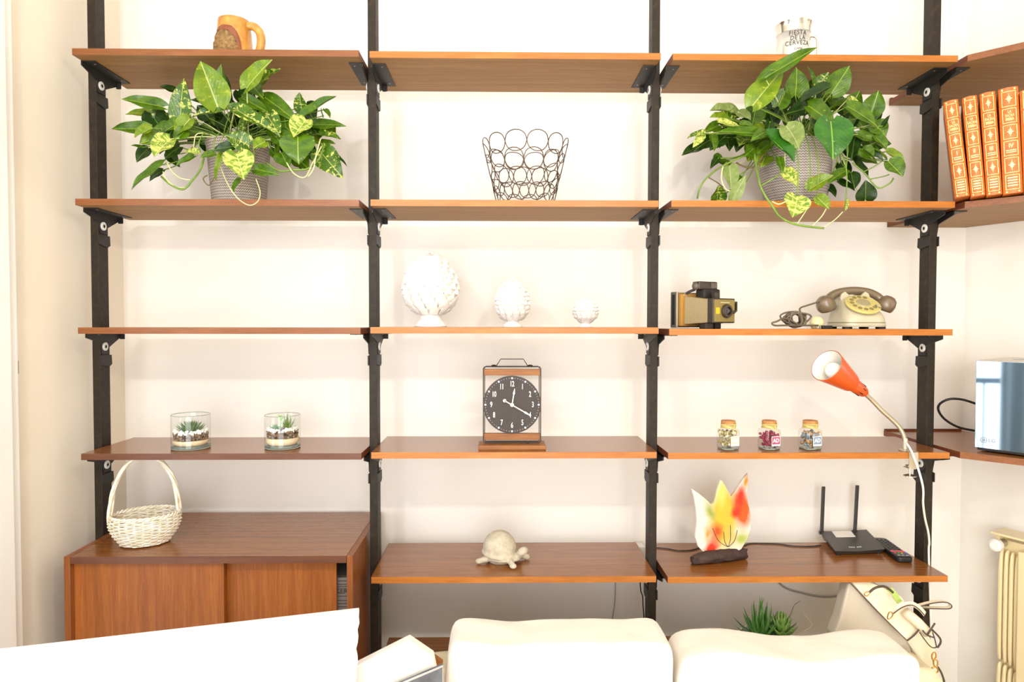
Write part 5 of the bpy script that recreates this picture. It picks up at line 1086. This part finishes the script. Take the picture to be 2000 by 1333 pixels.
def ray_dist(px_, py_, A_=None):
    return None
EP = [Vector((1.2610, -0.0206, 1.7970)), Vector((1.2891, -0.0439, 1.7970)), Vector((1.3193, -0.0630, 1.7970)), Vector((1.3508, -0.0818, 1.7970)), Vector((1.3872, -0.1073, 1.7970)), Vector((1.4233, -0.1321, 1.7970))]
TP = [(1.2110, -0.0400, 2.0791), (1.2440, -0.0700, 2.0787), (1.2769, -0.0900, 2.0828), (1.3055, -0.1200, 2.0831), (1.3366, -0.1600, 2.0742)]
for k in range(5):
    A_ = p0+dv*((EP[k]-p0).dot(dv)+0.0008); B_ = p0+dv*((EP[k+1]-p0).dot(dv)-0.0008); w = (B_-A_).length
    tilt = (-0.115, -0.088, -0.072, -0.055, -0.05)[k]; Hb = 0.272+0.004*k*(k < 4)
    t = thing('bound_volume', 'rust leather volume with gilt panels, %s from the left%s' % (ord_[k], ', numbered '+num[k] if k < 4 else ', cut by the picture edge'), 'book', (A_.x, A_.y, zb), (0, tilt, yaw_), group='rust leather volumes')
    sh_ = abs(math.sin(tilt))*w
    t.location = (A_.x+dv.x*0.0, A_.y+dv.y*0.0, zb+math.sin(abs(tilt))*w*0.0+0.001)
    n_ = 9; prof = [(w*i/n_, -0.008*math.sin(PI*i/n_)**0.7) for i in range(n_+1)]+[(w, 0.185), (0, 0.185)]
    t.location.z = zb+w*math.sin(-tilt)+0.0006 if tilt < 0 else zb
    t.rotation_euler = (0, 0, 0)
    M = Matrix.Rotation(yaw_, 4, 'Z') @ Matrix.Rotation(-tilt*-1, 4, 'Y')
    t.rotation_euler = M.to_euler()
    # the lean: the top of each volume falls to the left
    part(t, 'binding', prism(prof, 0, Hb, 'z'), 'leather_rust')
    part(t, 'page_block', box((0.003, 0.004, Hb-0.0002), (w-0.003, 0.180, Hb+0.0004)), 'page_cream')
    cx_ = w/2; hw = w*0.36; y_ = -0.0090
    def curve_y(x): return -0.008*math.sin(PI*min(1, max(0, x/w)))**0.7
    def fr(z0_, z1_, name='gilt_frame'):
        g = [box((cx_-hw, curve_y(cx_-hw)-0.0006, z0_), (cx_-hw+0.0014, curve_y(cx_-hw)+0.001, z1_)), box((cx_+hw-0.0014, curve_y(cx_+hw)-0.0006, z0_), (cx_+hw, curve_y(cx_+hw)+0.001, z1_))]
        for zz_ in (z0_, z1_-0.0014):
            n2 = 8; V, F = [], []
            for i in range(n2+1):
                x = cx_-hw+2*hw*i/n2; y = curve_y(x)
                V += [(x, y-0.0006, zz_), (x, y-0.0006, zz_+0.0014), (x, y+0.001, zz_), (x, y+0.001, zz_+0.0014)]
            for i in range(n2): a = 4*i; F += [(a, a+4, a+5, a+1), (a+1, a+5, a+7, a+3), (a+2, a, a+4, a+6)[::-1]]
            g.append((V, F))
        return part(t, name, J(*g), 'gilt')
    zs = [(0.012, 0.050), (0.055, 0.093), (0.098, 0.136), (0.141, 0.180), (0.185, 0.224), (0.229, 0.258)]
    sc_ = Hb/0.272; zs = [(a*sc_, b*sc_) for a, b in [(0.010, 0.048), (0.053, 0.092), (0.097, 0.135), (0.140, 0.176), (0.181, 0.218), (0.223, 0.262)]]
    for a, b in zs: fr(a, b)
    if k < 5:
        for a, b in (zs[1], zs[3], zs[5]):
            zc = (a+b)/2; r_ = 0.0125
            star = []
            for i in range(16):
                rr = (1.0, 0.42, 0.62, 0.42)[i % 4]*r_; an = PI/2+i*PI/8; star.append((cx_+rr*math.cos(an)*0.62*w/0.04, zc+rr*math.sin(an)*1.15))
            part(t, 'gilt_ornament', prism(star, y_-0.0005, y_+0.002), 'gilt')
        zc = (zs[4][0]+zs[4][1])/2
        for s_, dz, sz_ in (('LA', 0.010, 0.0105), ('SACRA', 0.0, 0.0105), ('BIBBIA', -0.010, 0.0105)):
            part(t, 'title_lettering', X(text_geo(s_, sz_, 0.0001, 0.0004, 0.62), (cx_, y_-0.0002, zc+dz)), 'gilt')
        zc = (zs[2][0]+zs[2][1])/2
        part(t, 'volume_number', X(text_geo(num[k], 0.0155, 0.0003, 0.0004, 0.8), (cx_, y_-0.0002, zc+0.006)), 'gilt')
        for dz in (-0.007, -0.012): part(t, 'gilt_line', box((cx_-hw*0.72, y_-0.0002, zc+dz), (cx_+hw*0.72, y_+0.002, zc+dz+0.0022)), 'gilt')
        zc = (zs[0][0]+zs[0][1])/2
        for dz in (0.010, 0.003, -0.004, -0.011): part(t, 'gilt_line', box((cx_-hw*0.7, y_-0.0002, zc+dz), (cx_+hw*0.7, y_+0.002, zc+dz+0.003)), 'gilt')
        part(t, 'gilt_band', box((cx_-hw, y_+0.003, Hb-0.008), (cx_+hw, y_+0.006, Hb-0.003)), 'gilt'); 
        part(t, 'gilt_band', box((cx_-hw, y_+0.003, 0.003), (cx_+hw, y_+0.006, 0.007)), 'gilt')

# ================================================================ mirrored microwave oven
q = N('mirror_door'); q.set(Base_Color=lin('#a9bccb'), Metallic=0.95, Roughness=0.035)
mat('oven_silver', '#cfc8bc', 0.35, 0.5); mat('oven_grey', '#8e979e', 0.3, 0.4)
o0 = Vector((1.3585, 0.0170, 1.0840)); o1 = Vector((1.4168, -0.0915, 1.0840)); dv = (o1-o0); dv.z = 0; dv.normalize(); yw = math.radians(37-90)
t = thing('microwave_oven', 'mirrored front microwave oven on the lower corner shelf at the right', 'oven', (o0.x, o0.y, 1.0857), (0, 0, yw))
W_ = 0.44; Ho = (1.3410, 0.0000, 1.3536)[2]
Ho = 0.262
part(t, 'casing', box((0.0, 0.006, 0.012), (W_, 0.27, Ho)), 'oven_silver', bevel=0.006)
part(t, 'door', box((0.0, 0.0, 0.010), (W_, 0.006, Ho-0.002)), 'mirror_door', bevel=0.0015)
part(t, 'plinth', box((0.006, 0.004, 0.004), (W_-0.004, 0.26, 0.012)), 'iron_black')
for fx in (0.03, W_-0.03):
    for fy in (0.03, 0.23): part(t, 'foot', X(cyl(0.01, 0.004, 12), (fx, fy, 0)), 'iron_black')
em_ = part(t, 'door_emblem', J(X(lathe([(0.0065, 0), (0.0085, 0), (0.0085, 0.0006), (0.0065, 0.0006)], 24, False), (0.022, -0.0002, 0.034), (PI/2, 0, 0)), X(cyl(0.0045, 0.0005, 16), (0.022, -0.0002, 0.034), (PI/2, 0, 0))), 'oven_grey')
part(t, 'lettering', X(text_geo('LG', 0.015, 0.0003, 0.0003, 0.9), (0.042, -0.0006, 0.034)), 'oven_grey')
part(t, 'top_vent', box((0.06, 0.10, Ho-0.0005), (0.16, 0.15, Ho+0.0008)), 'oven_grey')
cabl([(1.4204, 0.1000, 1.2114), (1.3798, 0.1000, 1.2238), (1.3410, 0.1000, 1.2253), (1.3252, 0.1200, 1.2091), (1.3275, 0.1300, 1.1875), (1.3553, 0.1400, 1.1578), (1.4039, 0.1500, 1.1326), (1.4639, 0.1600, 1.1198)], 0.0036, 'cable_black', 'black power cable looping out behind the mirrored oven')

# ================================================================ radiator on the slanted wall
mat('radiator_cream', '#efdcae', 0.35, coat=0.2)
n_ = Vector((-0.891, -0.454, 0)); d_ = Vector((dr[0], dr[1], 0)); base = Vector((CX, WY, 0)); ang_ = math.atan2(dr[1], dr[0])
s0 = 0.160; ztop = 0.797
t = thing('aluminium_radiator', 'cream finned radiator on the slanted wall in the lower right corner', 'radiator', base+d_*s0+n_*0.02, (0, 0, ang_))
# local: +X along the wall, -Y out of the wall into the room
part(t, 'core', box((0.0, -0.050, 0.08), (0.62, -0.006, ztop-0.03)), 'radiator_cream', bevel=0.003)
zb1 = 0.385
for k in range(4):
    x = 0.004+0.0150*k
    for za, zz_ in ((0.09, zb1-0.004*k-0.006), (zb1-0.004*k, ztop-0.055-0.002*k)):
        part(t, 'fin', X(rbox(0.0118, 0.030, zz_-za, 0.45, 6), (x+0.006, -0.062, (za+zz_)/2)), 'radiator_cream', smooth='all')
for k in range(7): part(t, 'front_plate', box((0.064+0.078*k, -0.088, 0.10), (0.064+0.078*k+0.075, -0.050, ztop-0.045)), 'radiator_cream', bevel=0.004)
part(t, 'top_grille', box((-0.012, -0.092, ztop-0.010), (0.63, -0.006, ztop-0.003)), 'radiator_cream', bevel=0.002)
part(t, 'end_cap', box((-0.006, -0.078, ztop-0.045), (0.008, -0.006, ztop-0.010)), 'radiator_cream', bevel=0.002)
part(t, 'valve_body', X(cyl(0.012, 0.036, 16), (0.012, -0.060, ztop-0.036), (PI/2, 0, 0)), 'steel_matte', smooth=True)
part(t, 'valve_knob', X(lathe([(0.012, 0), (0.019, 0.003), (0.019, 0.018), (0.012, 0.024), (0.0, 0.024)], 20), (0.012, -0.094, ztop-0.038), (PI/2, 0, 0)), 'white_plastic', smooth=True)
part(t, 'supply_pipe', tube([(0.012, -0.030, 0.0), (0.012, -0.030, 0.10)], 0.008, 10), 'radiator_cream', smooth='all')

# ================================================================ sofa and cushions in the foreground
q = N('linen_white'); v = q.coord(); f = q.noise(v, 7, 3, 0.6, 0.4); g = q.noise(v, 420, 2); q.set(Base_Color=lin('#eee5d6'), Roughness=0.9)
q.bump(f, 0.5, 0.012); q.b.inputs['Sheen Weight'].default_value = 0.2
mat('linen_beige', '#dccba6', 0.9, c2='#e4d6b6', ns=40)
st = 0.44
xl = -0.285; xr = 1.18
t = thing('sofa', 'low white linen sofa standing in front of the lowest shelves', 'sofa', ((xl+xr)/2, -0.45, 0))
ytop = (0.4636, -0.1000, 0.5371)[2]
part(t, 'backrest', X(rbox(xr-xl, 0.12, ytop-0.08, 0.12, 12), ((xl+xr)/2, -0.085, 0.08+(ytop-0.08)/2)), 'linen_beige', world=True, smooth='all')
part(t, 'seat', X(rbox(xr-xl, 0.80, 0.30, 0.12, 12), ((xl+xr)/2, -0.548, 0.24)), 'linen_white', world=True, smooth='all')
for fx in (xl+0.08, xr-0.08):
    for fy in (-0.88, -0.10): part(t, 'leg', X(cyl(0.02, 0.09, 12), (fx, fy, 0)), 'teak_panel', world=True)
def cushion(pxl, pxr, ztop_l, ztop_r, label, seed, yc=-0.235, dpt=0.155):
    W_ = pxr-pxl; xm = (pxl+pxr)/2; zt = max(ztop_l, ztop_r); zb = 0.392; Hc = zt-zb
    def f(p):
        u = p.x/(W_/2); w_ = p.z/(Hc/2)
        if w_ > 0: p.z += (ztop_l-zt)*(1-u)/2*w_+(ztop_r-zt)*(1+u)/2*w_
        p.z += -0.012*math.cos(u*PI/2)**2*max(0, w_)*1.0+0.006*math.sin(5*u+seed)*max(0, w_)
        p.y += 0.006*noise.noise(Vector((p.x*9+seed, p.z*9, 0)))
        p.z += 0.004*noise.noise(Vector((p.x*14, p.y*14, seed)))*max(0, w_)
        p.x += 0.006*noise.noise(Vector((p.z*10, p.y*9, seed+3)))-0.012*u*max(0, w_)**3
        return p
    o = solo('sofa_cushion', X(rbox(W_, dpt, Hc, 0.15, 26, f), (xm, yc, (zt+zb)/2)), 'linen_white', label, 'cushion', loc=(xm, yc, zb), group='white sofa back cushions', smooth='all')
    return o
cushion((-0.1375, -0.3000, 0.6342)[0], (0.4135, -0.3000, 0.6309)[0], (-0.1189, -0.2000, 0.6924)[2], (0.4024, -0.2000, 0.6949)[2], 'white linen back cushion in the middle, below the turtle shelf', 1.0)
cushion((0.4209, -0.3000, 0.6308)[0], (1.0148, -0.3000, 0.6272)[0], (0.4616, -0.2000, 0.6603)[2], (0.9951, -0.2000, 0.6508)[2], 'white linen back cushion at the right, in front of the handbag', 4.0)

# ================================================================ large white panel with ragged edge, carton, dark book
mat('panel_white', '#f0e6d6', 0.8, c2='#f3ebde', ns=3)
TR = Vector((-0.3088, -0.4500, 0.8387)); TLp = Vector((-0.9746, -0.6300, 0.8459)); TLp.z = TR.z
BRt = Vector((-0.3216, -0.4500, 0.6937))
dd = (TLp-TR); dd.z = 0; Lp = dd.length; dd.normalize(); nn = Vector((-dd.y, dd.x, 0))*0.012
nj = 60; outl = []
for k in range(nj+1):
    s_ = k/nj; z = TR.z*(1-s_)+0.004*s_; xo = -(TR.x-BRt.x)/(TR.z-BRt.z)*(TR.z-z)*0.6
    if s_ > 0.02: xo += 0.0035*(abs(math.sin(k*2.1))-0.5)+0.003*math.sin(k*0.9)*min(1, s_*4)
    outl.append((-xo, z))
outl += [(Lp, 0.004), (Lp, TR.z-0.01), (Lp-0.03, TR.z)]
V = [tuple(Vector((TR.x, TR.y, 0))+dd*x+Vector((0, 0, z))) for x, z in outl]+[tuple(Vector((TR.x, TR.y, 0))+dd*x+nn+Vector((0, 0, z))) for x, z in outl]
n_ = len(outl); F = [tuple(range(n_)), tuple(range(2*n_-1, n_-1, -1))]+[(i, (i+1) % n_, (i+1) % n_+n_, i+n_) for i in range(n_)]
solo('foam_board', (V, F), 'panel_white', 'large upright white board with a ragged right edge in the lower left foreground', 'board', loc=(TR.x, TR.y, 0))
mat('carton_white', '#efe9de', 0.45, coat=0.3)
yb_ = -0.400
pl_ = [(-0.3420, -0.4000, 0.6774), (-0.2107, -0.4000, 0.7437), (-0.1561, -0.4000, 0.7052), (-0.1482, -0.4000, 0.6657)]
pl_ = [(p[0], p[2]) for p in pl_]; lowz = 0.392
pl_ = pl_+[(pl_[-1][0]-0.004, lowz), (pl_[0][0]+0.04, lowz)]
solo('faceted_carton', prism(pl_, yb_, yb_+0.030), 'carton_white', 'white faceted carton with a peaked top between the ragged board and the middle cushion', 'box', loc=(pl_[0][0], yb_, lowz), bevel=0.004)
mat('marble_dark', '#47484c', 0.35, c2='#6b6e74', ns=30); mat('page_grey', '#cfc9c4', 0.7)
d0 = (-0.2138, -0.4350, 0.6646); d1 = (-0.1312, -0.4350, 0.6992)
t = thing('marbled_book', 'dark marbled hardback standing slantwise between the carton and the middle cushion', 'book', (d1[0], -0.435, 0.392))
pp = [(d0[0]-0.10, d0[2]-0.045), (d0[0], d0[2]), (d1[0], d1[2]), (d1[0]+0.003, 0.394), (d0[0]-0.10, 0.394)]
part(t, 'cover', prism(pp, -0.437, -0.434), 'marble_dark', world=True); part(t, 'cover', prism(pp, -0.418, -0.415), 'marble_dark', world=True)
pq = [(x, z-0.0025 if z > 0.4 else z) for x, z in pp]; part(t, 'page_block', prism(pq, -0.434, -0.418), 'page_grey', world=True)
w0 = (-0.1600, -0.3300, 0.6610); w1 = (-0.1420, -0.3300, 0.6475)
solo('wooden_tray', prism([(w0[0]-0.05, w0[2]+0.0), (w0[0], w0[2]), (w1[0], w1[2]), (w1[0]+0.0, 0.392), (w0[0]-0.05, 0.392)], -0.312, -0.300), 'walnut_pale', 'pale wooden tray edge peeping out behind the white faceted carton', 'tray', loc=(w1[0], -0.31, 0.392))

# ================================================================ handbag on the lowest right shelf
mat('bag_cream', '#e9d9ba', 0.5, c2='#efe2c8', ns=14); mat('bag_grey', '#d3c6b2', 0.6); mat('piping_dark', '#4a3a2c', 0.5); mat('gold', '#c79a4a', 0.3, 0.9); mat('scarf_green', '#a8c060', 0.7)
def PB(L, y): return L
b0_ = (1.0569, 0.0000, 0.4699)
t = thing('handbag', 'cream leather handbag with dark piping and gold clips behind the right sofa cushion', 'bag', (b0_[0], 0.02, sz))
gus = [(1.0057, 0.0300, 0.6945), (1.0161, 0.0300, 0.6974), (1.0782, 0.0000, 0.6216), (1.1671, 0.0000, 0.5348), (1.1969, 0.0100, 0.4638), (0.9843, 0.0300, 0.4092), (0.9643, 0.0300, 0.5455), (0.9817, 0.0300, 0.5907)]
def slab(L, dy): 
    n = len(L); V = list(L)+[(x, y+dy, z) for x, y, z in L]; return V, [tuple(range(n)), tuple(range(2*n-1, n-1, -1))]+[(i, (i+1) % n, (i+1) % n+n, i+n) for i in range(n)]
part(t, 'side_panel', slab(gus, 0.045), 'bag_grey', world=True, bevel=0.006)
flp = [(1.0081, 0.0150, 0.7034), (1.0494, 0.0200, 0.7117), (1.1425, -0.0000, 0.6702), (1.1868, -0.0300, 0.5992), (1.1282, -0.0550, 0.5677), (1.0666, -0.0200, 0.6334)]
part(t, 'front_flap', slab(flp, 0.020), 'bag_cream', world=True, bevel=0.004)
low = [(1.1563, -0.0100, 0.5427), (1.2064, 0.0000, 0.5793), (1.2428, 0.0000, 0.5314), (1.2525, 0.0000, 0.4911), (1.2629, 0.0000, 0.4089), (1.1767, 0.0000, 0.4094), (1.1912, -0.0100, 0.4892)]
part(t, 'lower_body', slab(low, 0.06), 'bag_cream', world=True, bevel=0.008)
part(t, 'rolled_flap', tube([(1.1334, -0.0350, 0.6411), (1.1625, -0.0450, 0.6149), (1.1887, -0.0500, 0.5852)], 0.014, 12), 'bag_cream', world=True, smooth='all')
for L_, r_ in (([(1.0035, 0.0120, 0.7016), (1.0391, 0.0000, 0.6633), (1.0643, -0.0240, 0.6337), (1.0947, -0.0450, 0.6008), (1.1251, -0.0600, 0.5701)], 0.0011), ([(1.1251, -0.0600, 0.5701), (1.1488, -0.0560, 0.5854), (1.1724, -0.0500, 0.6085)], 0.0022), ([(1.1783, -0.0660, 0.5900), (1.1991, -0.0640, 0.6206)], 0.0024), ([(1.1676, -0.0600, 0.5987), (1.1754, -0.0660, 0.5886), (1.1996, -0.0600, 0.5784)], 0.002),
               ([(1.1591, -0.0600, 0.5930), (1.1800, -0.0640, 0.5631), (1.1946, -0.0640, 0.5515), (1.2116, -0.0600, 0.5523)], 0.0016), ([(1.2001, -0.0500, 0.5968), (1.2221, -0.0500, 0.5734), (1.2253, -0.0500, 0.5589), (1.2169, -0.0500, 0.5445)], 0.0026), ([(1.1968, -0.0550, 0.5962), (1.2059, -0.0550, 0.5702), (1.2106, -0.0550, 0.5499)], 0.0016)):
    part(t, 'piping', tube(L_, r_, 7, sm=4), 'piping_dark', world=True, smooth='all')
part(t, 'carry_strap', ribbon(smooth_path([(1.0837, -0.0550, 0.6473), (1.0948, -0.0600, 0.6624), (1.1116, -0.0650, 0.6745), (1.1316, -0.0650, 0.6759), (1.1565, -0.0600, 0.6621), (1.1758, -0.0550, 0.6425)], 5), 0.013, 0.003, (0.45, 0.1, 0.9)), 'bag_cream', world=True)
part(t, 'strap_edge', tube([(1.0800, -0.0660, 0.6479), (1.0945, -0.0700, 0.6625), (1.1096, -0.0730, 0.6723), (1.1295, -0.0730, 0.6750), (1.1514, -0.0680, 0.6613), (1.1713, -0.0620, 0.6413)], 0.0015, 6, sm=4), 'piping_dark', world=True, smooth='all')
lp = [(1.1712, -0.0300, 0.6548), (1.2046, -0.0300, 0.6634), (1.2381, -0.0300, 0.6677), (1.2586, -0.0300, 0.6632), (1.2646, -0.0300, 0.6544), (1.2560, -0.0300, 0.6486), (1.2268, -0.0300, 0.6487), (1.1772, -0.0300, 0.6504)]
part(t, 'strap_loop', ribbon(smooth_path(lp, 5), 0.012, 0.0025, (0, 1, 0.1)), 'bag_cream', world=True)
part(t, 'loop_edge', tube([(x, y-0.0065, z) for x, y, z in lp], 0.0015, 6, sm=5), 'piping_dark', world=True, smooth='all')
part(t, 'strap_ring', tube([(1.0664, -0.0650, 0.6432), (1.0702, -0.0680, 0.6545), (1.0788, -0.0680, 0.6488), (1.0745, -0.0660, 0.6365), (1.0666, -0.0650, 0.6332)], 0.0016, 7, closed=True, sm=3), 'gold', world=True, smooth='all')
part(t, 'zip_pull', tube([(1.0309, -0.0350, 0.6955), (1.0424, -0.0350, 0.7056), (1.0568, -0.0350, 0.7114), (1.0771, -0.0350, 0.7113), (1.0977, -0.0350, 0.6952)], 0.0032, 8, sm=5), 'piping_dark', world=True, smooth='all')
part(t, 'zip_ring', tube([(1.0165, -0.0350, 0.6897), (1.0216, -0.0360, 0.6974), (1.0318, -0.0360, 0.6959), (1.0247, -0.0360, 0.6858)], 0.0015, 7, closed=True, sm=3), 'gold', world=True, smooth='all')
part(t, 'scarf_tie', ribbon(smooth_path([(1.0888, -0.0300, 0.7048), (1.1012, -0.0340, 0.6919), (1.1090, -0.0360, 0.6781), (1.1164, -0.0360, 0.6679)], 4), 0.015, 0.004, (0.8, 0, 0.5)), 'scarf_green', world=True, label='pale green knotted scarf end')
for L_ in ([(1.2014, -0.0500, 0.5242), (1.2086, -0.0520, 0.5325), (1.2117, -0.0520, 0.5194), (1.2045, -0.0500, 0.5097)], [(1.2074, -0.0500, 0.5097), (1.2162, -0.0520, 0.5078), (1.2151, -0.0520, 0.4904), (1.2077, -0.0500, 0.4952)], [(1.2021, -0.0500, 0.4865), (1.2137, -0.0520, 0.4904), (1.2182, -0.0520, 0.4787), (1.2096, -0.0500, 0.4719)]):
    part(t, 'gold_clip', tube(L_, 0.002, 7, closed=True, sm=3), 'gold', world=True, smooth='all')
part(t, 'shoulder_strap', tube([(1.2194, -0.0500, 0.4893), (1.2298, -0.0500, 0.4718), (1.2390, -0.0500, 0.4426), (1.2411, -0.0500, 0.4076)], 0.0026, 8, sm=4), 'piping_dark', world=True, smooth='all')
